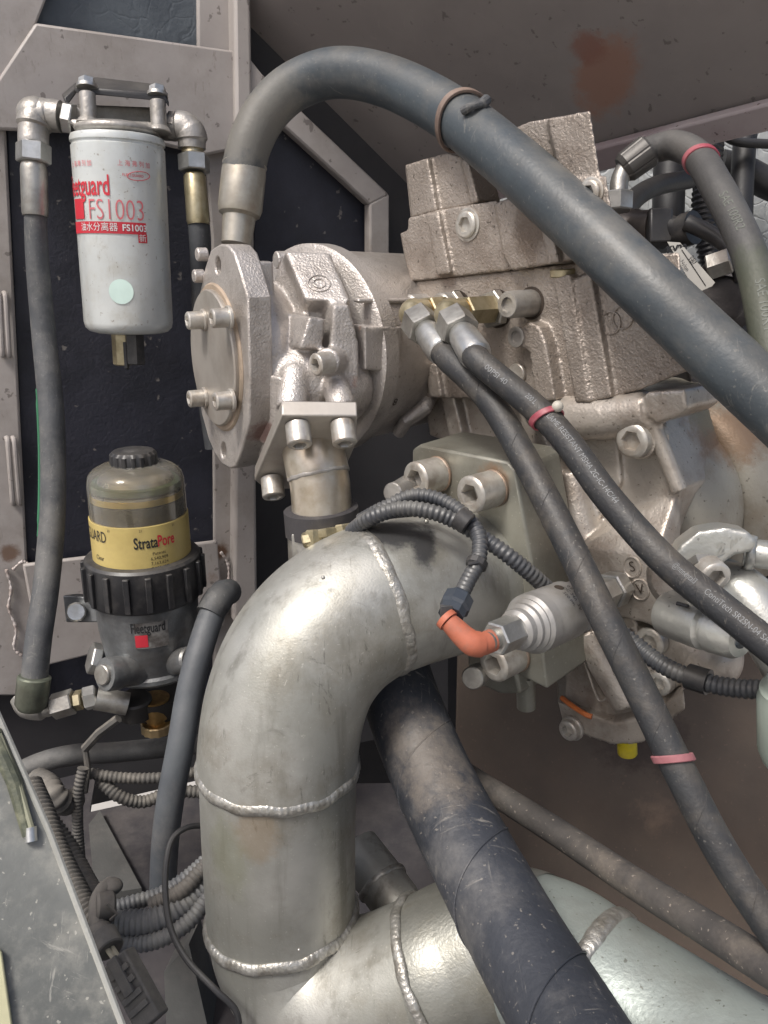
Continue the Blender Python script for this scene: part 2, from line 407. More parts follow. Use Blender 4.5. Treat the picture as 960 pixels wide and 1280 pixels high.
structure('bulkhead', B().prism([BK.at(572, 770), BK.at(1200, 700), BK.at(1200, 1400), BK.at(640, 1400), BK.at(568, 960)], -BK.n * .01), bulk, bevel=.003)
# dark wall portion between pump and valve block, with its pinkish steel
RW = Plane(P(500, 300, 1.22), (.15, -1, 0))
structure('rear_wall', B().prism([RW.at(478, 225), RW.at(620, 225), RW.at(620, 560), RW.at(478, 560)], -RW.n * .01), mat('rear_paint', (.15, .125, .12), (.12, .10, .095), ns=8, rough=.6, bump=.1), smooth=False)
structure('rear_wall', B().prism([RW.at(430, 540, -.05), RW.at(1400, 540, -.05), RW.at(1400, 1300, -.05), RW.at(430, 1300, -.05)], -RW.n * .01), mat('void_black', (.012, .011, .013), rough=.8), smooth=False)  # near-black sheet stands in for the unlit void behind the pumps

# ------------------------------------------------------------------ painted steel frame
fr = thing('steel_frame', 'pinkish grey painted steel frame with posts, cross plates and a diagonal brace behind the pump', 'frame', WALLP.at(150, 700))
def wpr(pts, off, th): return B().prism([WALLP.at(x, y, off) for x, y in pts], -WALLP.n * th)
obj('post', wpr([(-120, -200), (-40, -200), (-2, 60), (8, 170), (34, 700), (62, 870), (-60, 870)], .022, .02), paint, fr, bevel=.003)
obj('post', wpr([(246, -120), (292, -120), (296, 70), (296, 300), (292, 840), (268, 840), (265, 300), (247, 70)], .018, .018), paint, fr, bevel=.003)
obj('post', wpr([(291, -120), (312, -120), (318, 300), (322, 780), (293, 780), (297, 300)], .045, .043), paint, fr, bevel=.004)
obj('top_plate', wpr([(44, 28), (300, 64), (306, 184), (258, 194), (150, 168), (-6, 162), (-30, 140)], .034, .010), paint, fr, bevel=.003)
obj('corner_plate', wpr([(-130, -160), (120, -160), (46, 28), (-8, 158), (-80, 150)], .028, .006), paint, fr, bevel=.002)
obj('lower_plate', wpr([(28, 706), (272, 676), (282, 783), (150, 810), (52, 834)], .034, .008), paint, fr, bevel=.003)
obj('brace', wpr([(303, 60), (328, 92), (487, 243), (462, 256), (318, 124), (303, 112)], .040, .02), paint, fr, bevel=.003)
obj('post', wpr([(462, 254), (487, 242), (487, 420), (462, 420)], .040, .02), paint, fr, bevel=.003)
for pts, r in (([(298, 70), (299, 88)], .0045), ([(300, 112), (302, 136)], .005)):
    p = cr([WALLP.at(x, y, .036) for x, y in pts], 14)
    obj('weld_bead', B().tube(p, [r * (.8 + .35 * abs(math.sin(i * 1.3))) for i in range(len(p))], 10), weldm, fr)
for pts in ([(8, 712), (14, 735), (11, 760), (20, 785), (18, 810), (30, 822)], [(36, 706), (28, 702), (16, 712)], [(276, 690), (285, 705), (286, 725)]):
    p = cr([WALLP.at(x, y, .026 if x < 100 else .034) for x, y in pts], 12)
    obj('weld_bead', B().tube(p, [.0020 * (.9 + .25 * math.sin(i * 1.7) + .2 * math.sin(i * .6)) for i in range(len(p))], 10), weldm, fr)
for a, b in (((3, 372), (7, 440)), ((14, 553), (20, 625))):
    for dx in (-4, 4):
        p = cr([WALLP.at(a[0] + dx - 2, a[1] - 6, .024), WALLP.at(a[0] + dx, a[1], .032), WALLP.at((a[0] + b[0]) / 2 + dx, (a[1] + b[1]) / 2, .034), WALLP.at(b[0] + dx, b[1], .032), WALLP.at(b[0] + dx + 1, b[1] + 5, .024)], 6)
        obj('wire_loop', B().tube(p, .0032, 10), paint, fr)
obj('hole_shade', B().cyl(WALLP.at(25, 87, .0285), WALLP.at(25, 87, .0300), .0048, seg=6), blkink, fr)  # flat black disc painted for the dark inside of a hole

def pad(name_label, pts, off, th, m):
    o = obj('insulation_pad', B().prism([WALLP.at(x, y, off) for x, y in pts], -WALLP.n * th), m, bevel=.004)
    return tag(o, name_label, 'insulation', 'foam insulation pads on the wall')
pad('large black foam insulation pad with cracks behind the white filter canister', [(5, 150), (268, 150), (272, 700), (30, 722)], .014, .012, foam)
pad('small blue grey cracked insulation pad above the top cross plate', [(40, -100), (250, -120), (252, 70), (40, 60)], .012, .01, foam_b)
pad('dark insulation pad seen under the arching hose beside the diagonal brace', [(314, 100), (470, 246), (470, 430), (316, 430)], .014, .012, foam)
pad('dark strip standing in for shade below the lower cross plate behind the left hose', [(40, 815), (285, 770), (290, 860), (50, 880)], .006, .005, foam)  # dark sheet added where only shade lies below the plate

# ------------------------------------------------------------------ white fuel filter
FT, FB = P(147, 171, .83), P(162, 416, .885)
ff = thing('fuel_filter', 'white spin-on fuel filter canister with red lettering hanging below its grey cast head', 'filter', FB, )
ax = (FB - FT).normalized(); L = (FB - FT).length; rc = .0475
can = obj('canister', B().lathe(FT, FB, [(0, rc - .004), (.001, rc - .001), (.004, rc), (.0075, rc), (.0085, rc - .0016), (.0105, rc - .0016), (.0115, rc - .0004), (L - .012, rc - .0006), (L - .006, rc - .002), (L - .002, rc - .006), (L, rc - .014), (L - .004, .015)], 56), white, ff, angle=50)
mk = on_cyl(FB, FT, lambda h: rc, CAM)
inkp = mat('ink_pink', (.62, .16, .18), rough=.45, bump=0)
def H(y): return (416 - y) / 245 * L
sc = L / 245
text_obj('lettering', 'Fleetguard', .0275, mk((H(236), -.0430)), redink, can, bold=.0004, sx=.56)
text_obj('lettering', 'FS1003', .0285, mk((H(264), -.0065)), mat('ink_pink', (.62, .16, .18), rough=.45, bump=0), can, sx=.72, bold=-.0003)
text_obj('lettering', '上 海 弗 列 加', .0062, mk((H(209), .015)), inkp, can, sx=.9)
text_obj('lettering', '上 海 弗 列 加', .0062, mk((H(210), -.045)), inkp, can, sx=.9)
def patch(name, x0, x1, y0, y1, m, par, eps=.0002, mkf=None, hf=None):
    f = (mkf or mk)((0, 0)); b = B(); n = 16
    rings = [[f(x0 + (x1 - x0) * k / n, (hf or H)(yy)) for k in range(n + 1)] for yy in (y0, y1)]
    vs = [[b.bm.verts.new(p) for p in r] for r in rings]
    for k in range(n): b.bm.faces.new((vs[0][k], vs[0][k + 1], vs[1][k + 1], vs[1][k]))
    return obj(name, b, m, par, smooth=True)
patch('red_square', -.0625, -.0425, 274, 250, redink, can)
patch('red_band', -.066, .0235, 291, 277, redink, can)
mk2 = on_cyl(FB, FT, lambda h: rc + .0004, CAM)
text_obj('lettering', '油水分离器', .0088, mk2((H(284), -.027)), whink, can, sx=1.0)
text_obj('lettering', 'FS1003', .0088, mk2((H(284), .0118)), whink, can, bold=.0002)
patch('red_square', .0145, .0240, 301, 290.5, redink, can)
text_obj('lettering', '新', .0080, mk2((H(296), .0192)), whink, can)
# small oval emblem outline above the model number
fo = mk((H(222), .019)); oc = [fo(.012 * math.cos(t), .0042 * math.sin(t) + .0012 * math.cos(t)) for t in [2 * PI * k / 28 for k in range(29)]]
obj('emblem', B().tube(oc, .0003, 5), redink, can)
text_obj('lettering', 'FLEETGUARD', .0036, mk((H(222), .013)), redink, can)
fm = mk((H(361), -.006)); n = 28
bb = B(); vs = [bb.bm.verts.new(fm(.0125 * math.cos(2 * PI * k / n), .0125 * math.sin(2 * PI * k / n))) for k in range(n)]; bb.bm.faces.new(vs)
obj('round_sticker', bb, mint, can)
# drain and sensor under the can
q = P(152, 424, .875)
obj('drain_nut', B().hexa(q - ax * .006, q + ax * .028, .0105, rot=.3), olivez, ff)
q = P(168, 424, .868)
sp = obj('sensor_plug', B().hexa(q - ax * .006, q + ax * .027, .0105, rot=.6), blackp, ff)
obj('plug_tab', B().box(q + ax * .018 - RGT * .010, RGT * .0015, FWD * .004, ax * .014), blackp, sp)
# head casting
hc = P(148, 158, .83)
ux = (P(205, 152, .845) - P(92, 148, .825)).normalized(); uz = -ax; uy = ux.cross(uz)
hb = B().lathe(FT + ax * .0, FT - ax * .022, [(0, .038), (.004, .043), (.009, .041), (.012, .030)], 40)
hb.cyl(P(90, 148, .828), P(108, 150, .86), .0135, seg=24); hb.cyl(P(222, 160, .845), P(196, 158, .86), .0135, seg=24)
hb.box(P(150, 152, .875), ux * .040, uy * .022, uz * .012)
hb.box(P(150, 158, .842), ux * .050, uy * .020, uz * .0028)
head = obj('filter_head', hb, castsil, ff, remesh=.0018, sm_it=3)
mp = [P(80, 118, .815), P(210, 132, .825)]
pc = (mp[0] + mp[1]) / 2
plate = obj('mount_plate', B().prism([P(94, 108, .81), P(206, 120, .82), P(211, 126, .822), P(210, 122, .86), P(190, 104, .89), P(118, 96, .88), P(92, 104, .84)], ax * .0062), blackp, ff, bevel=.0015)
for (x, y, d) in ((109, 112, .812), (197, 122, .823), (112, 98, .88), (190, 105, .885)):
    if d < .85:
        obj('standoff', B().cyl(P(x, y + 4, d), P(x + 2, y + 40, d + .003), .0082, seg=24, ch=.001), castsil, ff)
        obj('standoff_foot', B().cyl(P(x + 2, y + 36, d + .003), P(x + 2, y + 44, d + .004), .0100, .0125, seg=24, ch=.001), castsil, ff)
        obj('hex_bolt', B().hexa(P(x, y - 14, d), P(x, y - 4, d), .0085), zinc, ff)
        obj('washer', B().cyl(P(x, y - 5, d), P(x, y - 1, d), .0105, seg=24), zinc, ff)
obj('arm', B().prism([P(80, 122, .82), P(96, 108, .83), P(96, 116, .83), P(84, 132, .82)], P(0, 0, .03) - P(0, 0, .0)), blackp, ff, bevel=.001)

def hose_fitting_elbow(b_pts, r, m, parent):
    p = path(b_pts, 8); return obj('elbow_fitting', B().tube(p, r, 20), m, parent)
# ---- left filter hose
HL = 'hydraulic hoses on the filters'
h1 = thing('rubber_hose', 'thick grey rubber hose with a green streak running down the far left', 'hose', P(42, 865, .82), HL)
obj('elbow_fitting', B().tube(path([(76, 146, .823), (58, 144, .822), (45, 150, .82), (42, 166, .82), (42, 182, .82)], 6), [.0155] * 6 + [.0165] * 5 + [.0175] * 5 + [.015] * 8 + [.0145], 20), castsil, h1)
obj('elbow_knob', B().ball(P(45, 143, .822), .019, (1, 1, .9)), castsil, h1)
obj('hex_nut', B().hexa(P(80, 146, .823), P(93, 149, .824), .0155, rot=.2), zinc, h1)
obj('thread', B().cyl(P(42, 168, .82), P(42, 186, .82), .0135), zinc_d, h1)
obj('hex_nut', B().hexa(P(42, 180, .82), P(42, 204, .822), .0172, rot=.25), zinc, h1)
obj('ferrule', B().lathe(P(42, 203, .822), P(44, 270, .83), [(0, .011), (.003, .0125), (.008, .0132), (.05, .0130), (.053, .0122)], 28), zinc_d, h1)
hp = path([(44, 262, .83), (47, 330, .84), (55, 420, .85), (63, 500, .85), (66, 570, .85), (65, 650, .845), (58, 730, .835), (48, 800, .825), (41, 868, .82)], 12)
nH = len(hp)
obj('hose', B().tube(hp, [.0110 + .0022 * min(1, i / 40) for i in range(nH)], 22), rub, h1)
gp = [c - RGT * .0108 - FWD * .0070 for c in hp[34:64]]
obj('green_streak', B().tube(gp, [.0012] * 3 + [.0020] * (len(gp) - 6) + [.0012] * 3, 8), green, h1)
obj('sleeve', B().lathe(P(43, 845, .818), P(38, 888, .822), [(0, .0148), (.0015, .0165), (.03, .0160), (.036, .012)], 30), mat('sleeve_green', (.20, .22, .17), (.11, .115, .09), ns=30, rough=.4, metal=.6, bump=.2), h1)
f1 = thing('hose_fitting', 'dirty knobbly pipe fittings joining the left hose to the lower fuel separator', 'fitting', P(100, 878, .84))
obj('elbow_body', B().tube(path([(26, 872, .84), (34, 884, .835), (56, 886, .835), (76, 878, .835)], 6), [.011] * 6 + [.0115] * 6 + [.009] * 7, 16), zinc_d, f1)
obj('hex_nut', B().hexa(P(66, 884, .835), P(93, 876, .835), .0135), zinc_d, f1)
obj('hex_nut', B().hexa(P(94, 876, .836), P(104, 874, .836), .0105), olivez, f1)
obj('hex_nut', B().hexa(P(105, 874, .837), P(121, 870, .84), .0125, rot=.3), zinc, f1)
obj('port_pipe', B().cyl(P(120, 873, .84), P(160, 880, .85), .0120), zinc_d, f1)
# ---- right filter hose
h2 = thing('rubber_hose', 'short dark hose dropping from the right side of the filter head behind the pump flange', 'hose', P(250, 340, .87), HL)
obj('elbow_fitting', B().tube(path([(212, 158, .845), (230, 159, .845), (239, 170, .847), (240, 186, .85)], 7), [.0135] * 4 + [.0155] * 7 + [.0165] * 6 + [.0145] * 5, 20), castsil, h2)
obj('hex_nut', B().hexa(P(221, 157, .845), P(212, 156, .845), .0145), zinc_d, h2)
obj('thread', B().cyl(P(241, 182, .85), P(241, 194, .85), .0115), olivez, h2)
obj('hex_nut', B().hexa(P(242, 194, .85), P(243, 215, .852), .0168, rot=.1), zinc, h2)
obj('ferrule', B().lathe(P(243, 217, .852), P(248, 276, .86), [(0, .010), (.003, .0118), (.048, .0125), (.052, .0115)], 28), olivez, h2)
obj('hose', B().tube(path([(247, 270, .86), (250, 310, .87), (252, 370, .90), (256, 470, .93), (268, 560, .95)], 8), .0112, 20), rub, h2)

# ------------------------------------------------------------------ fuel separator with clear top
ST, SB = P(166, 562, .80), P(195, 865, .885)
sx_ = (SB - ST).normalized(); SL = (SB - ST).length
def t(y, r_=.048):
    r_ = .022 if y < 589 else min(.048, .022 + (y - 589) * .0007)
    y -= r_ * (y - 315) / .84 * .9
    lam = .80 * (y - 562) / ((865 * .885 - 562 * .80) - y * .085)
    return lam * SL
se = thing('fuel_separator', 'fuel water separator with clear dome, gold label, black ribbed collar and dirty grey body', 'separator', SB)
obj('cap', B().lathe(ST, SB, [(0, .016), (.001, .020), (.004, .0222), (t(586), .0228), (t(587), .02)], 96, fn=lambda a, tt, r: r * (1 + (.035 if math.sin(a * 16) > 0 else -.02) * (1 if tt > .002 else .3))), blackp, se, angle=30)
obj('cap_hub', B().lathe(ST - sx_ * .002, ST, [(0, .008), (.002, .012)], 24), blackp, se)
oc_ = [(t(584), .021), (t(587), .033), (t(592), .0405), (t(600), .0455), (t(612), .0475), (t(640), .0480), (t(722), .0486)]
obj('clear_dome', B().lathe(ST, SB, oc_ + [(tt, r - .0016) for tt, r in reversed(oc_)], 64), clear, se, angle=60)
inn = obj('filter_element', B().lathe(ST, SB, [(t(600), .012), (t(601), .03), (t(606), .036), (t(624), .0405), (t(626), .0440), (t(632), .0446), (t(633), .0435), (t(722), .0440)], 56), mat('element_bronze', (.34, .32, .27), (.20, .18, .14), ns=20, rough=.3, metal=.8, bump=.05), se)
obj('gold_ring', B().lathe(ST, SB, [(t(628), .0435), (t(629), .0452), (t(636), .0455), (t(637), .0435)], 56), mat('gold_ring', (.5, .38, .1), rough=.35, metal=.7), se)
obj('green_ring', B().lathe(ST, SB, [(t(612), .040), (t(613), .0440), (t(622), .0448), (t(623), .0435)], 56), mat('ring_green', (.07, .10, .05), rough=.4), se)
obj('dark_band', B().lathe(ST, SB, [(t(637), .0445), (t(638), .0455), (t(662), .0458), (t(663), .0445)], 56), mat('band_dark', (.03, .026, .018), rough=.25), se)
rl = .0492
lab = obj('gold_label', B().lathe(ST, SB, [(t(659), rl - .0004), (t(659.1), rl - .00005), (t(716), rl + .0002), (t(717), rl - .0004)], 72), yellow_l, se)
mks = on_cyl(SB, ST, lambda h: rl + .0002, CAM)
hs = lambda y: SL - t(y)
text_obj('lettering', 'Strata', .0165, mks((hs(679), -.0002 + .004)), blkink, lab, sx=.6, bold=.0003)
text_obj('lettering', 'Pore', .0165, mks((hs(679), .0245)), redink, lab, sx=.6, bold=.0003)
for i, s_ in enumerate(('Patents', '6,540,909', '7,163,624', '7,003,637')):
    text_obj('lettering', s_, .0046, mks((hs(693 + i * 6.2), .016)), blkink, lab)
text_obj('lettering', 'GUARD', .0165, mks((hs(673), -.053)), blkink, lab, sx=.6)
text_obj('lettering', 'Clear', .0070, mks((hs(700), -.048)), blkink, lab, sx=.8)
for a0 in (-.032, .0, .034): text_obj('lettering', '21', .0035, mks((hs(663), a0)), blkink, lab)
col = obj('collar', B().lathe(ST, SB, [(t(710), .049), (t(711), .056), (t(714), .0585), (t(760), .0600), (t(764), .058), (t(765), .050)], 72), blackp, se)
for k in range(18):
    a = 2 * PI * k / 18; u_, v_ = basis(sx_); rd = u_ * math.cos(a) + v_ * math.sin(a)
    c_ = ST + sx_ * t(739) + rd * .0605; tg_ = sx_.cross(rd)
    obj('rib', B().box(c_, tg_ * .0030, rd * .0022, sx_ * .0185), blackp, col, bevel=.0008)
bd = obj('bowl', B().lathe(ST, SB, [(t(764), .0530), (t(800), .0520), (t(840), .0475), (t(850), .0460), (t(853), .0485), (t(858), .0488), (t(862), .046), (t(868), .030)], 56), sepbody, se)
mkb = on_cyl(SB, ST, lambda h: .0528, CAM)
fl_ = mkb((0, 0))
patch('maker_plate', -.016, .018, 808, 776, mat('plate_grey', (.20, .195, .185), (.07, .06, .055), ns=70, rough=.5, bump=.05), bd, mkf=on_cyl(SB, ST, lambda h: .0524, CAM), hf=hs)
text_obj('lettering', 'Fleetguard', .0150, mkb((hs(783), -.002)), blkink, bd, sx=.55, bold=.0002)
patch('red_square', -.0155, -.003, 806, 791, redink, bd, mkf=mkb, hf=hs)
obj('boss', B().tube(path([(172, 838, .835), (160, 838, .825), (147, 841, .815), (131, 843, .803)], 5), [.016] * 5 + [.0165] * 5 + [.0172] * 5 + [.0165], 28), sepbody, se)
obj('boss_plug', B().cyl(P(134, 842, .806), P(126, 844, .799), .0105, ch=.001), zinc_d, se)
obj('boss', B().tube(path([(215, 828, .85), (230, 826, .83), (240, 824, .82)], 5), [.014] * 10 + [.012], 24), sepbody, se)
obj('port_nut', B().hexa(P(124, 824, .86), P(112, 822, .855), .017), zinc, se)
obj('lower_cup', B().lathe(SB, SB + sx_ * .03, [(0, .032), (.006, .031), (.018, .026), (.028, .022)], 32), mat('cup_dark', (.05, .047, .045), rough=.5, metal=.3), se)
obj('lower_cup', B().cyl(P(168, 872, .86), P(170, 894, .87), .018, ch=.002), mat('cup_dark', (.05, .047, .045), rough=.5), se)
q = P(193, 872, .87)
obj('drain_valve', B().lathe(q, q + sx_ * .05, [(0, .016), (.012, .015), (.024, .0135), (.0245, .011), (.029, .011), (.030, .0155), (.040, .0158), (.041, .011)], 30), brass, se)
obj('drain_knob', B().lathe(q + sx_ * .030, q + sx_ * .042, [(0, .0155), (.001, .0168), (.010, .0168), (.011, .015)], 60, fn=lambda a, tt, r: r * (1 + .04 * (math.sin(a * 14) > 0))), mat('knob_brass', (.42, .32, .17), (.3, .22, .12), rough=.4, metal=.6), se)
# side bracket with bolt
WB = .03
obj('bracket', B().prism([P(78, 744, .86), P(122, 747, .855), P(122, 778, .855), P(82, 778, .86)], (FWD + RGT * .4) * .02), sepbody, se, bevel=.0015)
obj('hex_bolt', B().cyl(P(95, 765, .845), P(95, 765, .86), .0105, seg=12, ch=.0018), zinc, se)

# ---- grey hose rising from the floor to the right of the separator
h3 = thing('rubber_hose', 'slim pale grey hose slanting down past the separator towards the floor', 'hose', P(203, 1120, .82))
obj('hose', B().tube(path([(276, 748, .84), (264, 770, .83), (248, 820, .81), (236, 870, .80), (226, 930, .79), (213, 1000, .79), (206, 1060, .80), (203, 1130, .82)], 12), .0135, 20), mat('rubber_pale', (.085, .095, .105), (.065, .072, .082), ns=20, rough=.6, bump=.2, bs=300, dust=(.2, .19, .18), dust_amt=.4, dust_scale=14, updust=(.2, .2, .2), updust_amt=.3), h3)
obj('end_elbow', B().tube(path([(262, 768, .829), (268, 757, .834), (275, 747, .840), (281, 741, .850), (286, 740, .865)], 6), [.0150] * 6 + [.0155] * 6 + [.0150] * 6 + [.0140] * 7, 20), rub, h3)
# ------------------------------------------------------------------ left pump
pumpm = mat('pump_cast', (.50, .465, .435), (.42, .388, .36), ns=22, rough=.40, metal=.55, bump=.62, bs=520, bump2=.15, bs2=150, dust=(.20, .165, .14), dust_amt=.35, dust_scale=22, speck=(.08, .06, .05), sp_amt=.4, sp_scale=120,
            spots=[(P(447, 465, .682), .012, (.30, .09, .03), .95, (1.4, 1.4, .55)), (P(446, 395, .69), .006, (.28, .12, .06), .7, (1.4, 1.4, .4)), (P(297, 572, .715), .004, (.4, .14, .05), .8), (P(330, 545, .70), .014, (.16, .06, .045), .7)])
machm = mat('machined', (.44, .41, .37), (.36, .33, .295), ns=16, rough=.42, metal=.55, bump=.08, bs=200, dust=(.28, .23, .18), dust_amt=.3, dust_scale=16)
screwm = mat('screw_painted', (.52, .50, .46), (.40, .37, .33), ns=60, rough=.38, metal=.55, bump=.2, bs=300, dust=(.25, .18, .12), dust_amt=.35, dust_scale=60)
reliefk = mat('relief_shade', (.06, .045, .035), rough=.6, metal=.3)  # dark tone stands in for shade in seats, dimple and cast letters
A = Vector((.87, .50, 0)).normalized(); S = Vector((.50, -.87, 0)).normalized(); Z = Vector((0, 0, 1))
C0 = P(276, 443, .72)
PF = Plane(C0, -A)
PC = Plane(C0, S)           # plane through the pump axis facing the viewer
pu = thing('hydraulic_pump', 'silver cast hydraulic pump on the left with diamond flange and round four screw cover', 'pump', P(400, 600, .78))
fo_ = [(268, 309), (275, 305), (284, 306), (292, 316), (300, 340), (309, 372), (312, 473), (311, 527), (303, 560), (295, 583), (288, 586), (277, 580), (268, 566), (261, 550), (252, 517), (245, 455), (244, 413), (247, 378), (256, 335), (263, 313)]
def slot(cx, cy, rx, ry, n=20): return [PF.at(cx + rx * math.cos(2 * PI * k / n), cy + ry * math.sin(2 * PI * k / n)) for k in range(n)]
fo_w = [PF.at(x, y) for x, y in fo_]
obj('mount_flange', B().holed(fo_w, [slot(272, 332, 3.6, 11), slot(279, 563, 3.4, 10)], A * .021), pumpm, pu, bevel=.0016)
cc = PF.at(272, 448)
def up(a, s, z): return cc + A * a + S * s + Z * z
obj('cover_ring', B().lathe(up(.001, 0, 0), up(-.002, 0, 0), [(0, .0665), (.0015, .0665), (.003, .0650)], 64), mat('ring_tan', (.42, .33, .25), (.30, .24, .18), ns=40, rough=.5, metal=.3), pu)
cov = obj('cover_plate', B().lathe(up(0, 0, 0), up(-.006, 0, 0), [(0, .0610), (.005, .0610), (.0062, .0598)], 64), machm, pu)
for (x, y) in ((256, 400), (288, 397), (257, 497), (291, 500)):
    b = PF.at(x, y, .006)
    s_ = obj('cap_screw', capscrew(b - A * .002, -A, .0080, .0145), screwm, pu, angle=30)
    obj('washer', B().cyl(b, b - A * .003, .0100, seg=24, ch=.0005), screwm, pu)
# cast body behind the flange (union of solids, remeshed)
b = B()
b.lathe(up(.018, 0, 0), up(.30, 0, 0), [(0, .078), (.014, .078), (.022, .074), (.036, .064), (.062, .060), (.078, .068), (.09, .068)], 48)      # neck and cone
b.prism([up(.018, .05, .085), up(.018, -.05, .085), up(.018, -.06, -.085), up(.018, .055, -.085)], A * .02)
b.ball(P(375, 480, .715), .042); b.ball(P(420, 485, .722), .034)
b.tube([P(372, 440, .70), P(368, 470, .682), P(364, 512, .672)], [.010, .0135, .0135], 20)
b.tube([P(410, 468, .695), P(422, 490, .680), P(428, 512, .675)], [.010, .0120, .0125], 20)
b.lathe(up(.078, 0, 0), up(.2, 0, 0), [(0, .082), (.004, .090), (.016, .092), (.018, .09)], 48)
# chimney under the square top box, its ear with a screw and a small cast block
TPl = Plane(P(395, 345, .69), (.10, -.66, .75))
tb = [TPl.at(356, 313), TPl.at(413, 316), TPl.at(438, 376), TPl.at(381, 374)]
b.poly_rings([tb, [P(352, 322, .72), P(416, 324, .72), P(437, 388, .70), P(381, 389, .695)], [P(334, 372, .73), P(410, 360, .75), P(420, 440, .72), P(366, 430, .70)]])
ear = Plane(P(430, 430, .680), (.35, -.93, 0))
b.prism([ear.at(417, 381), ear.at(437, 381), ear.at(449, 430), ear.at(450, 480), ear.at(444, 512), ear.at(424, 512), ear.at(424, 470), ear.at(412, 440)], -ear.n * .05)
SP_ = Plane(P(395, 420, .668), S)
b.prism([SP_.at(387, 396), SP_.at(408, 398), SP_.at(403, 438), SP_.at(375, 436)], -S * .05)
b.cyl(P(408, 452, .662), P(430, 450, .72), .0115)
obj('pump_casting', b, pumpm, pu, remesh=.0019, sm_it=6)
# square top box with its chamfered face towards the viewer
ci = TPl.at(399, 354, .0004)
u_, v_ = basis(TPl.n)
for r in (.0095, .0052):
    obj('cast_ring', B().tube([ci + (u_ * math.cos(k * PI / 12) + v_ * math.sin(k * PI / 12)) * r for k in range(25)], .0007, 6), pumpm, pu)
q = P(412, 453, .664)
obj('cap_screw', capscrew(q + Vector((0, 0, 0)), Vector((-.75, -.64, -.05)), .0094, .015), screwm, pu, angle=30)
# round body to the right
b = B()
A2 = (up(.40, -.090, 0) - up(.092, 0, 0)).normalized(); S2 = A2.cross(Z).normalized()
b.lathe(up(.092, 0, 0), up(.40, -.090, 0), [(0, .096), (.003, .100), (.020, .100), (.022, .094), (.16, .090), (.165, .085)], 72)
rb = obj('round_housing', b, pumpm, pu, angle=50)
b = B()
bp = Plane(up(.092, 0, 0) + A2 * .06 + S2 * .0965, S2)
b.prism([bp.at(456, 408), bp.at(503, 408), bp.at(502, 447), bp.at(490, 465), bp.at(456, 463)], -S * .03)
obj('housing_bump', b, pumpm, pu, remesh=.0016, sm_it=5)
obj('housing_step', B().prism([bp.at(448, 373, -.012), bp.at(516, 373, -.012), bp.at(516, 379, -.012), bp.at(448, 379, -.012)], -S * .010), pumpm, pu, bevel=.002)
def on_housing(x, y):
    p = bp.at(484, 505, -.012) + A2 * x + Z * y; a0 = up(.092, 0, 0); c = a0 + A2 * (p - a0).dot(A2)
    return c + (p - c).normalized() * .0945
text_obj('lettering', '30 88', .012, on_housing, reliefk, rb)
obj('drain_lug', B().tube([P(498, 541, .80), P(508, 526, .785), P(530, 510, .785), P(540, 490, .80)], [.0065, .007, .008, .008], 14), pumpm, pu)
for (x, y, r) in ((259, 318, .006), (255, 345, .006), (357, 325, .008)):
    q = P(x, y, .735 if x < 300 else .75)
    obj('screw_head', B().cyl(q, q - A * .010, r, seg=16, ch=.001), pumpm, pu)
# diamond wedge under the flange
wp = Plane(P(330, 520, .695), (-.55, -.82, -.1))
obj('lower_web', B().prism([wp.at(335, 468), wp.at(350, 472), wp.at(368, 500), wp.at(352, 512), wp.at(335, 560), wp.at(322, 552), wp.at(312, 536)], -wp.n * .045), pumpm, pu, remesh=.0018, sm_it=4)
# ---- port flange with bolts, welded stub and black gland
FP = Plane(P(392, 560, .655), (.06, -.70, -.71))
fq = [FP.at(352, 519), FP.at(447, 520), FP.at(443, 560), FP.at(420, 612), FP.at(331, 611), FP.at(318, 600)]
obj('port_flange', B().prism(fq, -FP.n * .0135), machm, pu, bevel=.0012)
for (x, y) in ((372, 531), (428, 529), (340, 598)):
    q = FP.at(x, y)
    obj('cap_screw', capscrew(q, (FP.n + Vector((.1, 0, -.25))), .0098, .018), screwm, pu, angle=30)
port = thing('pipe_stub', 'short welded steel pipe stub dropping from the pump port flange into a black gland', 'pipe', P(402, 690, .66))
stub = path([(388, 545, .672), (394, 575, .662), (400, 605, .660), (403, 645, .662)], 8)
obj('stub', B().tube(stub, [.0262] * 3 + [.0255] * 40 if False else [.0258 if i < 14 else .0248 for i in range(len(stub))], 40), mat('stub_steel', (.55, .50, .42), (.44, .38, .30), ns=30, rough=.32, metal=.75, bump=.1, dust=(.35, .27, .18), dust_amt=.4, dust_scale=30), port)
def ring_bead(name, c, ax, R0, r, m, par, seg=300, amp=.25, seed=0.0, freq=26, width=1.0):
    """irregular weld bead running round a pipe"""
    u, v = basis(ax); rings = []
    rnd = random.Random(seed * 100 + 5)
    for k in range(seg):
        a = 2 * PI * k / seg; rd = u * math.cos(a) + v * math.sin(a)
        w_ = 1 + .6 * amp * (.7 * mnoise.noise(Vector((a * 5 + seed, seed, 0)))) + rnd.uniform(-.03, .03)
        off = ax.normalized() * (mnoise.noise(Vector((a * 3, seed, 4))) * r * .45)
        ring = []
        for j in range(10):
            b_ = 2 * PI * j / 10
            rp = 1 + .07 * math.sin(a * freq * 1.4 - 1.6 * abs(math.cos(b_)))
            ring.append(c + off + rd * (R0 + math.sin(b_) * r * .58 * w_ * rp) + ax.normalized() * math.cos(b_) * r * width * w_)
        rings.append(ring)
    return obj(name, B().poly_rings(rings, cap=False, close=True), m, par, angle=75)
ring_bead('weld_bead', stub[1], (stub[2] - stub[0]), .0262, .0035, weldm if False else castsil, port, 90, .4, 1.3)
ring_bead('weld_bead', stub[13], (stub[14] - stub[12]), .0248, .0022, castsil, port, 90, .4, 2.3)
g0, g1 = P(401, 634, .662), P(404, 664, .668)
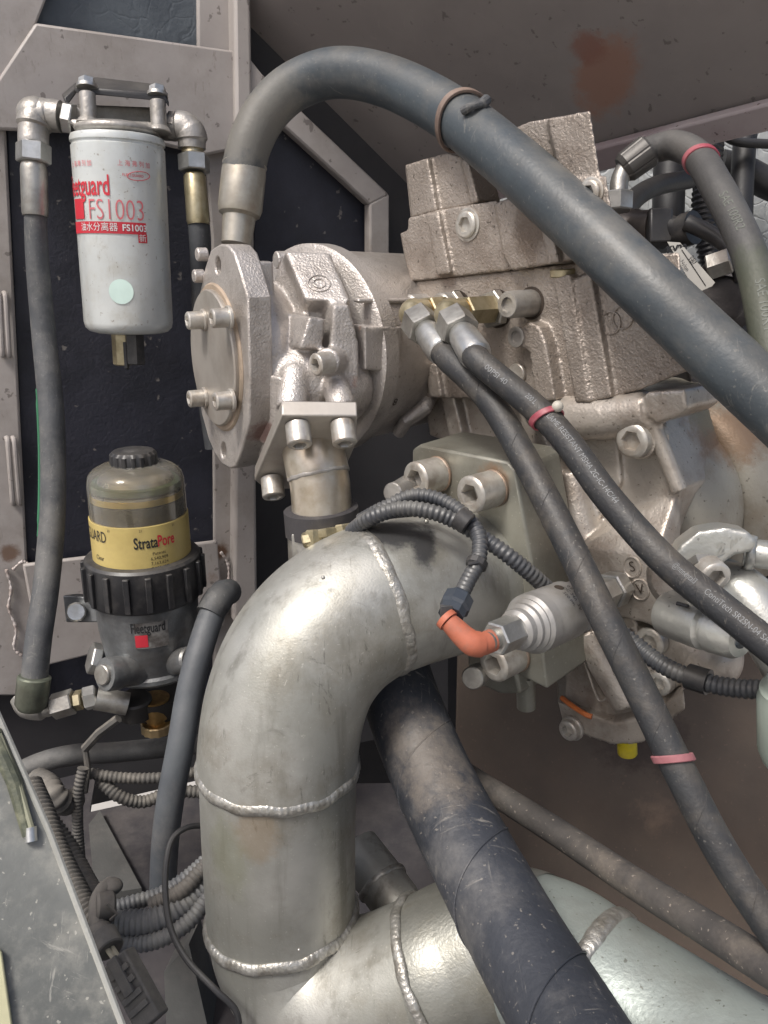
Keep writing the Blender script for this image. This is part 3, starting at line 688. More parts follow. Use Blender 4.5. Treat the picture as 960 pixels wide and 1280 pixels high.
obj('gland', B().lathe(g0, g1, [(0, .0290), (.001, .0312), (.021, .0318), (.022, .0300)], 20), mat('gland_rubber', (.045, .042, .045), (.03, .028, .03), ns=30, rough=.6, bump=.3, dust=(.14, .13, .12), dust_amt=.4, dust_scale=30), port, angle=25)
obj('clamp_body', B().cyl(P(402, 664, .668), P(404, 720, .672), .0285, seg=32), zinc_d, port)
for (x0, y0, x1, y1, r) in ((378, 676, 396, 672, .0062), (392, 662, 393, 684, .0070), (408, 660, 410, 672, .0085), (428, 655, 430, 668, .007)):
    obj('clamp_nut', B().hexa(P(x0, y0, .632), P(x1, y1, .632), r), olivez, port)
obj('clamp_lug', B().prism([P(364, 668, .645), P(440, 655, .645), P(440, 690, .65), P(366, 700, .65)], FWD * .01), zinc_d, port, bevel=.001)

# ------------------------------------------------------------------ large silver pipe
pipem = mat('pipe_silver', (.42, .415, .385), (.31, .31, .28), ns=13, rough=.50, metal=.62, scratch=((.15, .145, .125), .75), bump=.16, bs=600, bump2=.04, bs2=60, rvar=.09, dust=(.22, .205, .165), dust_amt=.65, dust_scale=16, speck=(.60, .58, .52), sp_amt=.3, sp_scale=200,
            streak=((.20, .195, .17), .8),
            spots=[(P(318, 1045, .56), .020, (.34, .25, .15), .45, (1, 1, .8)), (P(275, 1080, .57), .022, (.27, .28, .19), .45, (1, 1, .6)), (P(372, 755, .545), .012, (.22, .20, .18), .5, (.6, 1, 1.2)),
                   (P(500, 666, .600), .018, (.06, .06, .063), .95, (.7, .6, 1.8)), (P(530, 680, .605), .018, (.06, .06, .063), .95, (1.6, .6, .9)),
                   (P(420, 1160, .56), .004, (.35, .15, .05), .7)])
beadm = mat('weld_silver', (.44, .43, .40), (.28, .27, .24), ns=80, rough=.38, metal=.65, bump=.6, bs=350, dust=(.25, .22, .18), dust_amt=.4, dust_scale=40)
pipe = thing('welded_pipe', 'large silver welded elbow pipe in the foreground bending down from the pump adapter', 'pipe', P(352, 1140, .62), 'large silver pipes')
R_ = .0600
up_path = [(628, 722, .716), (592, 727, .692), (548, 733, .664), (500, 742, .640), (455, 757, .628), (412, 786, .618), (378, 828, .612), (358, 878, .610), (349, 930, .612), (348, 965, .615)]
pp_ = path(up_path, 12)
obj('elbow', B().tube(pp_, [R_ * (.93 + .09 * min(1, i / 45)) for i in range(len(pp_))], 72), pipem, pipe, angle=60)
mid = path([(348, 955, .615), (349, 1040, .630), (352, 1142, .652)], 10)
obj('straight_section', B().tube(mid, R_ * 1.0, 72), pipem, pipe, angle=60)
low = path([(352, 1140, .652), (358, 1180, .657), (380, 1218, .655), (418, 1243, .645), (475, 1240, .632), (543, 1214, .620)], 12)
obj('lower_elbow', B().tube(low, [R_ * (1 - .06 * i / len(low)) for i in range(len(low))], 72), pipem, pipe, angle=60)
def nearest(pts, x, y):
    best = min(range(1, len(pts) - 1), key=lambda i: (Vector(((pts[i] - CAM).dot(RGT) / (pts[i] - CAM).dot(FWD) * 1000 + 480 - x, 640 - (pts[i] - CAM).dot(UPV) / (pts[i] - CAM).dot(FWD) * 1000 - y))).length)
    return best
i = nearest(pp_, 468, 750); ring_bead('weld_bead', pp_[i], pp_[i + 1] - pp_[i - 1], R_ * .995, .0042, beadm, pipe, 300, .35, .7, 40, width=1.3)
i = 1; ring_bead('weld_bead', mid[0], mid[1] - mid[0], R_ * 1.005, .0052, beadm, pipe, 420, .30, 3.1, 62)
ring_bead('weld_bead', low[1], low[2] - low[0], R_ * 1.005, .0055, beadm, pipe, 420, .30, 5.2, 62)
ring_bead('weld_bead', low[-1], low[-1] - low[-3], R_ * .95, .0046, beadm, pipe, 420, .5, 8.2, 62)
for (x, y, r) in ((404, 722, .0014), (533, 652, .002), (374, 1187, .0012)):
    obj('weld_spatter', B().ball(P(x, y, .558 if x != 533 else .607), r), beadm, pipe)

# right-hand continuation: silver pipe, green tint of its surroundings painted into the colour
pipe_tint = mat('pipe_env_tint', (.37, .41, .385), (.29, .325, .305), ns=9, rough=.45, metal=.45, bump=.3, bs=330, dust=(.22, .22, .20), dust_amt=.35, dust_scale=20, speck=(.12, .12, .10), sp_amt=.7, sp_scale=110,
            spots=[(P(853, 1210, .44), .009, (.20, .215, .20), .7), ])
pipeo = mat('pipe_olive', (.32, .32, .29), (.23, .23, .205), ns=12, rough=.42, metal=.6, bump=.3, bs=400, dust=(.17, .155, .11), dust_amt=.5, dust_scale=18, speck=(.5, .47, .38), sp_amt=.4, sp_scale=130)
p2 = thing('welded_pipe', 'silver pipe, green surroundings tint painted in, bottom right, running behind the thick black hose', 'pipe', P(760, 1230, .54), 'large silver pipes')
q0 = path([(495, 1236, .630), (541, 1215, .620), (575, 1198, .619), (610, 1186, .615), (650, 1184, .606), (668, 1190, .599)], 10)
obj('bend_section', B().tube(q0, .0562, 72), pipeo, p2, angle=60)
q1 = path([(650, 1184, .606), (700, 1205, .585), (745, 1240, .560)], 12)
obj('bend_section', B().tube(q1, .0558, 72), pipe_tint, p2, angle=60)
q2 = path([(742, 1238, .562), (850, 1312, .52), (1010, 1425, .45)], 10)
obj('straight_section', B().tube(q2, .0560, 72), pipe_tint, p2, angle=60)
ring_bead('weld_bead', q2[0], q2[1] - q2[0], .0562, .0042, beadm, p2, 300, .3, 9.9, 30, width=1.5)
st_ = thing('pipe_stub', 'small rusty welded stub rising behind the junction of the silver pipes', 'pipe', P(470, 1110, .70))
obj('stub', B().tube([P(446, 1062, .74), P(472, 1096, .72), P(500, 1135, .70)], .022, 32), pipem, st_)
ring_bead('weld_bead', P(478, 1104, .717), P(500, 1130, .70) - P(450, 1050, .74), .0225, .003, beadm, st_, 90, .4, 4.4)

# ------------------------------------------------------------------ thick hoses in front
h4 = thing('thick_hose', 'thick dusty black hose crossing in front of the silver pipes at the bottom centre', 'hose', P(640, 1180, .50))
khose = mat('hose_dusty', (.034, .038, .048), (.024, .027, .034), ns=7, rough=.55, bump=.35, bs=260, bump2=.2, bs2=60, dust=(.15, .145, .14), dust_amt=.7, dust_scale=9, speck=(.24, .22, .19), sp_amt=.5, sp_scale=120, scratch=((.19, .18, .165), .8),
            spots=[(P(520, 920, .58), .055, (.15, .13, .11), .75), (P(505, 1000, .55), .01, (.05, .05, .055), .6)])
kp = path([(478, 790, .70), (500, 870, .672), (540, 970, .625), (590, 1070, .57), (650, 1180, .51), (712, 1285, .455), (760, 1370, .41)], 14)
obj('hose', B().tube(kp, [.0325 - .002 * i / len(kp) for i in range(len(kp))], 56, fn=lambda a, s, r: r * (1 + .0025 * math.sin(s * 900 + a))), khose, h4, angle=60)
for i in range(3):
    k = nearest(kp, (610, 640, 585)[i], (1110, 1165, 1062)[i]); ax_ = kp[k + 1] - kp[k - 1]
obj('wrap_seam', helix(kp, .0318, .105, .0007, 1.0), khose, h4)
h5 = thing('rubber_hose', 'medium dusty hose running diagonally above the pale pipe to the lower right corner', 'hose', P(800, 1090, .60))
obj('hose', B().tube(path([(560, 955, .74), (600, 980, .72), (690, 1036, .655), (790, 1102, .58), (880, 1158, .52), (990, 1228, .455)], 12), .0112, 24),
    mat('rubber_dirty', (.075, .068, .062), (.05, .046, .044), ns=25, rough=.7, bump=.5, bs=260, dust=(.2, .17, .14), dust_amt=.6, dust_scale=14, speck=(.35, .3, .25), sp_amt=.5, sp_scale=130), h5)

# big arching hose
h6 = thing('thick_hose', 'thick blue grey rubber hose arching over both pumps to the right edge', 'hose', P(300, 290, .80))
ap = path([(304, 214, .805), (313, 178, .80), (333, 140, .795), (368, 108, .785), (420, 91, .765), (485, 102, .735), (560, 140, .69), (640, 203, .635), (720, 275, .592), (800, 350, .560), (880, 426, .540), (975, 514, .518), (1060, 594, .50)], 14)
obj('hose', B().tube(ap, [.0215 + .0008 * min(1, i / 60) - .0014 * max(0, (i - 90) / 80) for i in range(len(ap))], 48), rub_b, h6, angle=60)
obj('ferrule', B().lathe(P(306, 205, .805), P(296, 300, .81), [(0, .0205), (.001, .0224), (.004, .0218), (.010, .0222), (.044, .0222), (.050, .0205), (.053, .0165), (.080, .0150)], 40), mat('ferrule_tan', (.46, .43, .37), (.34, .31, .26), ns=30, rough=.36, metal=.65, bump=.1, dust=(.25, .21, .16), dust_amt=.5, dust_scale=25), h6)
k = nearest(ap, 577, 150); ax_ = (ap[k + 1] - ap[k - 1]).normalized()
cl = thing('hose_clamp', 'thin rust brown band with a twisted tail around the arching hose above the valve block', 'clamp', ap[k])
u_, v_ = basis(ax_)
rr = [ap[k] + (u_ * math.cos(a) + v_ * math.sin(a)) * .0245 + ax_ * .003 * math.sin(a * 2) for a in [2 * PI * j / 40 for j in range(40)]]
bb = B(); rings = []
for j, p in enumerate(rr):
    rd = (p - ap[k]).normalized(); rings.append([p + rd * a_ + ax_ * b_ for a_, b_ in ((-.0012, -.0028), (.0016, -.0028), (.0016, .0028), (-.0012, .0028))])
obj('band', bb.poly_rings(rings, cap=False, close=True), mat('band_brown', (.20, .145, .115), (.12, .085, .07), ns=40, rough=.55, bump=.2), cl, bevel=.0006)
obj('tail', B().tube(path([(578, 139, .645), (590, 133, .64), (602, 130, .645), (608, 125, .65)], 6), [.0035] * 6 + [.003] * 6 + [.0045] * 7, 10), rub, cl)
# ------------------------------------------------------------------ main pump and valve block on the right
NV = Vector((-.75, -.66, 0)).normalized(); TV = Vector((.66, -.75, 0)).normalized()
V = Plane(P(620, 400, .70), NV)
tan = mat('cast_tan', (.37, .325, .285), (.30, .26, .225), ns=20, rough=.41, metal=.5, bump=.75, bs=480, bump2=.2, bs2=140, dust=(.15, .115, .09), dust_amt=.5, dust_scale=18, speck=(.05, .04, .03), sp_amt=.7, sp_scale=130,
          spots=[(V.at(662, 290, .01), .018, (.13, .095, .07), .7, (1, 1, .6)), (V.at(560, 345, 0), .012, (.17, .12, .09), .6), (V.at(505, 440, 0), .01, (.16, .13, .11), .5), (V.at(760, 680, 0), .015, (.22, .12, .06), .5),
                 (V.at(790, 590, -.02), .008, (.28, .16, .07), .5), (V.at(700, 600, 0), .01, (.2, .14, .1), .5)])
tans = mat('cast_warm', (.45, .41, .365), (.37, .33, .29), ns=20, rough=.38, metal=.52, bump=.4, bs=420, bump2=.12, bs2=120, dust=(.19, .14, .10), dust_amt=.45, dust_scale=20, speck=(.06, .045, .03), sp_amt=.6, sp_scale=130,
            spots=[(V.at(925, 520, -.10), .045, (.22, .13, .07), .8, (1, 1, .8)), (V.at(880, 500, -.09), .03, (.26, .25, .17), .6)])
vb = thing('valve_block', 'brown cast valve block with stacked blocks, ribs and socket plugs above the main pump', 'valve block', V.at(680, 500))
BACK = Vector((.17, .98, -.05))
def vp(pts, off, th, plane=V): return B().prism([plane.at(x, y, off) for x, y in pts], BACK * th)
RM = dict(remesh=.0016, sm_it=3)
# ribs and pads are joined to the slab they are cast with
b = vp([(506, 366), (512, 352), (742, 326), (800, 322), (905, 400), (872, 460), (800, 488), (760, 498), (724, 503), (640, 500), (524, 497), (515, 440)], 0, .13)
for pts, off in (([(690, 345), (712, 343), (738, 503), (718, 503)], .010), ([(716, 348), (738, 340), (764, 497), (742, 501)], .007), ([(644, 412), (660, 402), (674, 408), (682, 430), (694, 501), (668, 501), (662, 440), (645, 432)], .014),
                 ([(530, 455), (545, 455), (552, 497), (536, 497)], .006)):
    b.prism([V.at(x, y, off) for x, y in pts], -V.n * (off + .01))
slab = obj('lower_slab', b, tan, vb, **RM)
b = vp([(500, 291), (510, 288), (510, 272), (547, 262), (622, 250), (640, 338), (513, 352), (505, 320)], .004, .12)
b.prism([V.at(x, y, .010) for x, y in [(532, 268), (547, 264), (562, 342), (545, 345)]], -V.n * .03)
obj('upper_slab', b, tan, vb, **RM)
b = vp([(617, 254), (640, 246), (692, 238), (760, 262), (800, 322), (724, 324), (640, 338), (629, 320)], .012, .10)
b.prism([V.at(x, y, .020) for x, y in [(668, 250), (682, 246), (698, 328), (684, 331)]], -V.n * .03)
obj('upper_slab', b, tan, vb, **RM)
b = vp([(506, 206), (532, 198), (560, 190), (580, 196), (594, 256), (546, 264), (513, 272)], -.002, .055)
b.prism([V.at(x, y, .004) for x, y in [(506, 206), (534, 197), (546, 264), (514, 272)]], -V.n * .03)
b.prism([V.at(x, y, .001) for x, y in [(575, 200), (584, 197), (598, 252), (588, 256)]], -V.n * .03)
obj('top_block', b, tan, vb, **RM)
b = vp([(642, 160), (660, 152), (692, 146), (722, 230), (700, 260), (650, 235)], .0, .07)
b.prism([V.at(x, y, .016) for x, y in [(684, 147), (738, 138), (751, 220), (706, 232), (696, 200)]], BACK * .09)
b.prism([V.at(x, y, .018) for x, y in [(706, 226), (758, 219), (765, 262), (740, 290), (700, 250)]], BACK * .09)
obj('tower_block', b, tan, vb, **RM)
obj('side_block', vp([(820, 318), (850, 315), (852, 348), (870, 372), (840, 372)], -.02, .04), tan, vb, bevel=.002)
obj('bronze_disc', B().cyl(V.at(705, 344, .0) - Z * .002, V.at(705, 338, .0) + Z * .001, .011, seg=28, ch=.001), olivez, vb)
for (x, y, r, off) in ((585, 281, .0115, .004), (527, 465, .0082, 0), (739, 241, .009, .018)):
    b0 = V.at(x, y, off)
    pl_ = plug(b0 + NV * .001, NV, r, .004, screwm, vb)
    obj('seat_ring', B().lathe(b0, b0 + NV * .0018, [(0, r * 1.22), (.0012, r * 1.22), (.0016, r * 1.12), (.0016, r * 1.0), (0, r)], 30), screwm, vb)
for (x, y) in ((763, 404), (778, 397)):
    c = V.at(x, y, .0008); u_, v_ = basis(NV)
    obj('cast_ring', B().tube([c + (u_ * math.cos(k * PI / 12) + v_ * math.sin(k * PI / 12)) * .0085 for k in range(25)], .0007, 6), tan, vb)
b0 = V.at(664, 379); obj('pin_plug', B().lathe(b0, b0 + NV * .032, [(0, .0112), (.029, .0108), (.031, .0098), (.031, .0060), (.028, .0058), (.028, .0001)], 30), castsil, vb)
obj('seat_shade', B().cyl(b0, b0 + NV * .0006, .0135), reliefk, vb)  # flat dark disc painted as the shade round the plug seat
b0 = V.at(646, 421, .014); obj('pin_plug', B().lathe(b0, b0 + NV * .002, [(0, .0085), (.0015, .0085), (.002, .007), (.002, .005), (.0005, .0048), (.0005, .0001)], 26), castsil, vb)
for (x, y, r) in ((562, 382, .012), (522, 384, .0125)):
    b0 = V.at(x + 8, y); obj('pin_plug', B().lathe(b0, b0 + NV * .022, [(0, r), (.020, r), (.022, r * .85), (.022, .0001)], 26), castsil, vb)
b0 = V.at(648, 467); obj('port_plug', B().cyl(b0, b0 + NV * .004, .009, seg=24, ch=.0008), screwm, vb)
# two hose adapters and hydraulic hoses
hk = thing('hydraulic_hose', 'black hydraulic hose with white printed text and a red band, upper of the twin hoses', 'hose', V.at(700, 520, .05), 'twin hydraulic hoses')
hk1 = thing('hydraulic_hose', 'black hydraulic hose without readable print, lower and left one of the twin hoses', 'hose', V.at(660, 600, .05), 'twin hydraulic hoses')
def adapter(root, bx, by, L1, out):
    b0 = V.at(bx, by)
    obj('seat_shade', B().cyl(b0, b0 + NV * .0007, .0165), reliefk, root)  # thin dark disc imitates the shaded recess under the lock nut
    obj('lock_nut', B().hexa(b0 + NV * .001, b0 + NV * .011, .0165, rot=.3), zinc_d, root)
    obj('adapter_body', B().hexa(b0 + NV * .010, b0 + NV * L1, .0128, rot=.1), olivez, root)
    obj('thread', B().cyl(b0 + NV * L1, b0 + NV * (L1 + .010), .0095), brass, root)
    e = b0 + NV * (L1 + .018)
    return e
def elbow_hose(root, e, tgt, d2, hosepts, r, m):
    dr = (tgt - e).normalized()
    obj('elbow_body', B().tube(cr([e - NV * .016, e - NV * .004, e + dr * .006 + NV * .002, e + dr * .016], 6), [.0105] * 6 + [.0118] * 6 + [.011] * 7, 16), olivez, root)
    obj('swivel_nut', B().hexa(e + dr * .012, e + dr * .033, .0158, rot=.5), zinc_d, root)
    obj('ferrule', B().lathe(e + dr * .030, e + dr * .072, [(0, .0085), (.002, .0100), (.008, .0110), (.009, .0118), (.034, .0128), (.038, .0120), (.040, .0100)], 18), zinc, root, angle=25)
    st = e + dr * .066
    pts = cr([st, st + dr * .012] + [P(*p) for p in hosepts], 12)
    obj('hose', B().tube(pts, r, 26), m, root)
    return pts
e1 = adapter(hk, 622, 386, .044, 0)
hp2 = elbow_hose(hk, e1, P(604, 458, .600), 0, [(690, 530, .575), (760, 622, .545), (830, 700, .52), (900, 758, .50), (1000, 838, .475)], .0100, rub_k)
e2 = adapter(hk1, 572, 386, .040, 0)
hp1 = elbow_hose(hk1, e2, P(566, 456, .635), 0, [(610, 498, .615), (655, 572, .59), (705, 668, .555), (752, 765, .53), (800, 862, .515), (850, 965, .50), (905, 1070, .485), (985, 1190, .465)], .0104, rub_k)
ink = mat('ink_grey', (.19, .195, .20), rough=.6, bump=0)
def plen(pts): return sum((b - a).length for a, b in zip(pts, pts[1:]))
def s_at(pts, x, y):
    k = nearest(pts, x, y); return sum((b - a).length for a, b in zip(pts[:k], pts[1:k + 1]))
for txt, (x0, y0), (x1, y1), fo_ in (('00PSI 40', (616, 458), (648, 490), .05), ('200 L', (655, 500), (672, 518), .3), ('FLAME RESISTANT MSHA 2G-IC-14C/44', (680, 532), (800, 664), .25), ('@ntinental3', (842, 708), (878, 742), .25), ('ContiTech SR2SN-04 SAE', (882, 746), (990, 830), .2)):
    s0, s1 = s_at(hp2, x0, y0), s_at(hp2, x1, y1)
    cu_w = len(txt) * .6
    text_obj('lettering', txt, .0056, on_path(hp2, .0100, fo_, s0, flip=False), ink, hk, align='LEFT', sx=max(.3, (s1 - s0) / (.0062 * len(txt) * .58)))
def band(pts, x, y, R_, m, label, w_=.0026, knob=None):
    k = nearest(pts, x, y); ax_ = (pts[k + 1] - pts[k - 1]).normalized(); u_, v_ = basis(ax_); c = pts[k]
    t_ = thing('cable_tie', label, 'cable tie', c, 'coloured ties round the hoses'); rings = []
    for j in range(40):
        a = 2 * PI * j / 40; rd = u_ * math.cos(a) + v_ * math.sin(a); sh = ax_ * (.0035 * math.sin(a + 1))
        rings.append([c + sh + rd * (R_ + q) + ax_ * z_ for q, z_ in ((.0002, -w_), (.0018, -w_ * .9), (.0018, w_ * .9), (.0002, w_))])
    obj('band', B().poly_rings(rings, cap=False, close=True), m, t_, bevel=.0005)
    if knob: obj('tie_head', B().ball(P(*knob), .0042), mat('tie_head', (.45, .42, .36), rough=.5), t_)
red = mat('tie_red', (.33, .06, .085), (.25, .04, .06), ns=50, rough=.5, bump=.1, dust=(.42, .25, .24), dust_amt=.4, dust_scale=40)
pink = mat('tie_pink', (.31, .13, .14), (.25, .09, .10), ns=50, rough=.6, bump=.1, dust=(.4, .28, .26), dust_amt=.5, dust_scale=30)
obj('wrap_seam', helix(hp2, .0099, .055, .00035), rub_k, hk); obj('wrap_seam', helix(hp1, .0103, .055, .00035, 2.0), rub_k, hk1)
band(hp2, 679, 520, .0103, red, 'red tie round the printed hydraulic hose, with a pale knob at its end', knob=(697, 508, .568))
band(hp1, 839, 954, .0107, pink, 'faded pink tie round the lower hydraulic hose above the bulkhead')

# ------------------------------------------------------------------ main pump below the valve block
mp_ = thing('main_pump', 'big brown silver cast pump under the valve block with bell housing and bottom cover', 'pump', V.at(760, 900))
b = vp([(530, 490), (640, 494), (705, 494), (712, 600), (740, 690), (720, 800), (700, 800), (640, 560), (560, 552), (537, 545)], -.022, .10)
b.prism([V.at(x, y, -.010) for x, y in [(549, 492), (566, 492), (580, 552), (562, 552)]], -V.n * .03)
b.prism([V.at(x, y, -.010) for x, y in [(640, 494), (664, 494), (700, 600), (715, 690), (690, 700), (668, 600)]], -V.n * .03)
b.prism([V.at(x, y, -.020) for x, y in [(664, 494), (812, 490), (850, 612), (830, 690), (720, 720), (690, 600)]], -V.n * .08)
b.tube([V.at(670, 512, -.008), V.at(720, 522, -.004), V.at(760, 522, -.004), V.at(812, 512, -.008)], [.016, .019, .018, .016], 20)
b.tube([V.at(715, 590, -.016), V.at(722, 640, -.012), V.at(740, 700, -.008)], [.014, .017, .018], 18)
b.prism([V.at(x, y, .004) for x, y in [(796, 508), (808, 490), (856, 486), (859, 510), (848, 520), (820, 530)]], -V.n * .05)
b.tube(cr([V.at(814, 524, -.004), V.at(828, 560, -.010), V.at(850, 614, -.014)], 6), .0065, 12)
b.hull([V.at(x, y, .014) for x, y in [(727, 684), (778, 694), (820, 697), (826, 720), (732, 730)]] + [V.at(x, y, -.026) for x, y in [(728, 660), (790, 630), (848, 610), (852, 640), (850, 700)]])
b.prism([V.at(x, y, -.014) for x, y in [(660, 540), (770, 540), (776, 604), (735, 670), (690, 640)]], -V.n * .05)
b.prism([V.at(x, y, .014) for x, y in [(727, 686), (778, 696), (820, 699), (826, 720), (830, 790), (800, 778), (745, 765), (732, 740)]], -V.n * .07)
b.prism([V.at(x, y, -.004) for x, y in [(704, 780), (790, 770), (812, 800), (832, 868), (800, 900), (768, 902), (706, 882)]], -V.n * .07)
b.tube([V.at(735, 790, .0), V.at(790, 880, .0)], .016, 16)
b.tube([V.at(775, 790, .0), V.at(800, 880, .0)], .012, 16)
obj('pump_casting', b, tans, mp_, remesh=.0018, sm_it=6)
b = B()
for pts in ([(730, 826), (738, 812), (746, 826), (758, 866), (752, 876), (745, 868)],):
    c = cr([V.at(x, y, .0095) for x, y in pts + pts[:1]], 6)
    b.tube(c, .0010, 6)
obj('plate_rim', b, tans, mp_)
def glyph(txt, x, y, s, off, plane=V, m=reliefk, par=mp_, rot=.35):
    return text_obj('lettering', txt, s, lambda a, c: plane.at(x, y, off) + TV * (a * math.cos(rot) - c * math.sin(rot)) + Z * (a * math.sin(rot) + c * math.cos(rot)), m, par)
for (x, y, ch) in ((790, 709, 'S'), (800, 737, 'V')):
    c = V.at(x, y, .0142); u_, v_ = TV, Z
    obj('letter_ring', B().tube([c + (u_ * math.cos(k * PI / 12) * .0075 + v_ * math.sin(k * PI / 12) * .0085) for k in range(25)], .0010, 6), tans, mp_)
    glyph(ch, x, y, .012, .0150)
# bell housing
bc = V.at(775, 640, -.05)
bell = obj('bell_housing', B().lathe(bc + NV * .022, bc - NV * .16, [(0, .02), (.003, .045), (.009, .062), (.020, .0745), (.035, .0815), (.0500, .0850), (.0715, .0865), (.072, .0845), (.0745, .0845), (.075, .0870), (.080, .0960), (.10, .106), (.15, .108)], 96), mat('bell_paint', (.36, .335, .28), (.29, .265, .215), ns=16, rough=.46, metal=.3, bump=.3, bs=420, dust=(.19, .14, .09), dust_amt=.5, dust_scale=16, speck=(.06, .045, .03), sp_amt=.6, sp_scale=110, spots=[(V.at(925, 520, -.10), .045, (.22, .13, .07), .8)]), mp_, angle=50)
b0 = V.at(797, 549, -.003)
pl_ = obj('cap_screw', capscrew(b0, NV, .0138, .010), screwm, mp_, angle=30)
obj('spot_face', B().cyl(b0 - NV * .02, b0 + NV * .001, .0158, seg=32, ch=.001), tans, mp_)
for (x, y, r) in ((818, 800, .0125), (830, 851, .0100)):
    b0 = V.at(x, y, .002); obj('cap_screw', capscrew(b0, NV, r, .009), screwm, mp_, angle=30)
b = vp([(797, 784), (826, 782), (850, 800), (870, 822), (845, 862), (838, 872), (815, 866), (800, 826)], .001, .05)
b.ball(V.at(880, 820, -.025), .030)
obj('lower_casting', b, tans, mp_, remesh=.0022, sm_it=6)
cov_ = obj('bottom_cover', vp([(697, 876), (726, 890), (768, 903), (802, 897), (856, 864), (857, 888), (803, 930), (766, 932), (706, 912)], .006, .07), tans, mp_, remesh=.0018, sm_it=3)
obj('gasket', B().tube(cr([V.at(702, 872, .004), V.at(715, 882, .006), V.at(732, 893, .007), V.at(740, 896, .006)], 6), .0024, 8), mat('gasket_orange', (.62, .17, .04), (.4, .12, .04), ns=60, rough=.6, bump=.2), mp_)
b0 = V.at(717, 909, .006); plug(b0, NV, .0095, .010, screwm, mp_)
obj('seat_ring', B().cyl(b0, b0 + NV * .004, .0115, ch=.0008), screwm, mp_)
obj('yellow_cap', B().lathe(V.at(783, 918, -.012), V.at(785, 952, -.012), [(0, .0085), (.018, .0085), (.0195, .0075)], 20), mat('yellow_plastic', (.62, .50, .02), (.5, .4, .02), ns=60, rough=.45, bump=.1, dust=(.3, .25, .1), dust_amt=.3, dust_scale=60), mp_)
# silver fittings at the right
sfit = mat('fitting_silver', (.50, .50, .47), (.42, .42, .39), ns=20, rough=.34, metal=.65, bump=.25, bs=280, dust=(.22, .2, .17), dust_amt=.35, dust_scale=25, speck=(.08, .07, .06), sp_amt=.5, sp_scale=130)
b = B(); b.lathe(P(822, 690, .58), P(850, 745, .545), [(0, .020), (.03, .022), (.045, .018)], 30)
obj('boss', B().lathe(P(872, 712, .60), P(836, 728, .55), [(0, .024), (.04, .0245), (.048, .021), (.052, .016)], 36), tans, mp_)
c0_, c1_ = P(833, 765, .555), P(905, 790, .515)
obj('relief_valve', B().lathe(c0_, c1_, [(0, .0150), (.004, .0168), (.034, .0165), (.036, .0135), (.039, .0135), (.040, .0160), (.056, .0148), (.060, .0125), (.060, .0070), (.056, .0060), (.056, .0001)], 40), sfit, mp_)
for a0, ln in (((846, 756), 14), ((872, 768), 14)):
    obj('pen_mark', B().tube([P(a0[0], a0[1] - 2, .5265), P(a0[0] + ln, a0[1] + 2, .5205)], .0013, 6), blkink, mp_)
fc = thing('flange_clamp', 'curved silver split flange clamp holding the pipes at the right edge', 'clamp', P(890, 690, .55))
FCp = Plane(P(890, 690, .535), (-.25, -.95, .2))
b = B().prism([FCp.at(x, y) for x, y in [(836, 706), (850, 682), (874, 664), (905, 659), (935, 664), (948, 678), (940, 690), (918, 694), (902, 706), (890, 718), (866, 722), (846, 714)]], -FCp.n * .035)
obj('clamp_half', b, sfit, fc, remesh=.0018, sm_it=5)
text_obj('lettering', '2 III', .011, lambda x, y: FCp.at(912, 684, .0006) + RGT * (x * .95) + Z * (y + x * .35), sfit, fc, bold=.0004)
obj('cap_screw', capscrew(P(884, 712, .525), Vector((.1, -.9, -.1)), .0105, .012), screwm, fc, angle=30)
obj('hex_nut', B().hexa(P(873, 700, .53), P(877, 712, .525), .009), zinc_d, fc)
pp1 = thing('silver_pipe', 'thin silver pipe leaving the split flange clamp at the right edge', 'pipe', P(950, 692, .55), 'silver pipes at the right edge')
obj('pipe', B().cyl(P(930, 690, .555), P(1010, 700, .54), .0100), sfit, pp1)
ring_bead('weld_bead', P(938, 691, .553), P(1010, 700, .54) - P(930, 690, .555), .0108, .003, sfit, pp1, 60, .2, 1.0)
pp2 = thing('silver_pipe', 'thick pale silver pipe curving down beneath the split flange clamp', 'pipe', P(930, 750, .54), 'silver pipes at the right edge')
obj('pipe', B().tube(path([(885, 742, .60), (905, 735, .575), (930, 745, .56), (960, 785, .55), (1000, 850, .54)], 8), .0195, 36), sfit, pp2)
obj('collar', B().tube([P(892, 738, .59), P(908, 736, .572)], .022, 36), sfit, pp2)

# ------------------------------------------------------------------ adapter block with big screws
AB = Plane(P(600, 700, .672), NV)
abm = mat('block_olive', (.29, .285, .245), (.235, .23, .195), ns=14, rough=.42, metal=.5, bump=.12, bs=250, dust=(.16, .14, .11), dust_amt=.5, dust_scale=14, speck=(.5, .48, .4), sp_amt=.4, sp_scale=160,
          spots=[(AB.at(617, 606, .0), .017, (.30, .17, .09), .7), (AB.at(520, 625, 0), .01, (.12, .11, .08), .5)])
ab = thing('adapter_block', 'olive grey machined block between the welded pipe and the main pump with large screws', 'block', AB.at(600, 860))
obj('block', B().prism([AB.at(x, y) for x, y in [(515, 562), (524, 556), (634, 577), (644, 588), (664, 700), (684, 862), (560, 800), (512, 780)]], Vector((.70, .70, .04)).normalized() * .062), abm, ab, bevel=.0022)
obj('lower_block', B().prism([AB.at(x, y, -.012) for x, y in [(583, 800), (640, 820), (650, 868), (625, 868), (585, 850)]], -NV * .04), abm, ab, bevel=.003)
obj('stud', B().cyl(P(657, 845, .70), P(658, 884, .71), .0085), abm, ab)
obj('side_plug', B().cyl(P(600, 842, .665), P(590, 848, .65), .0095, ch=.001), zinc_d, ab)
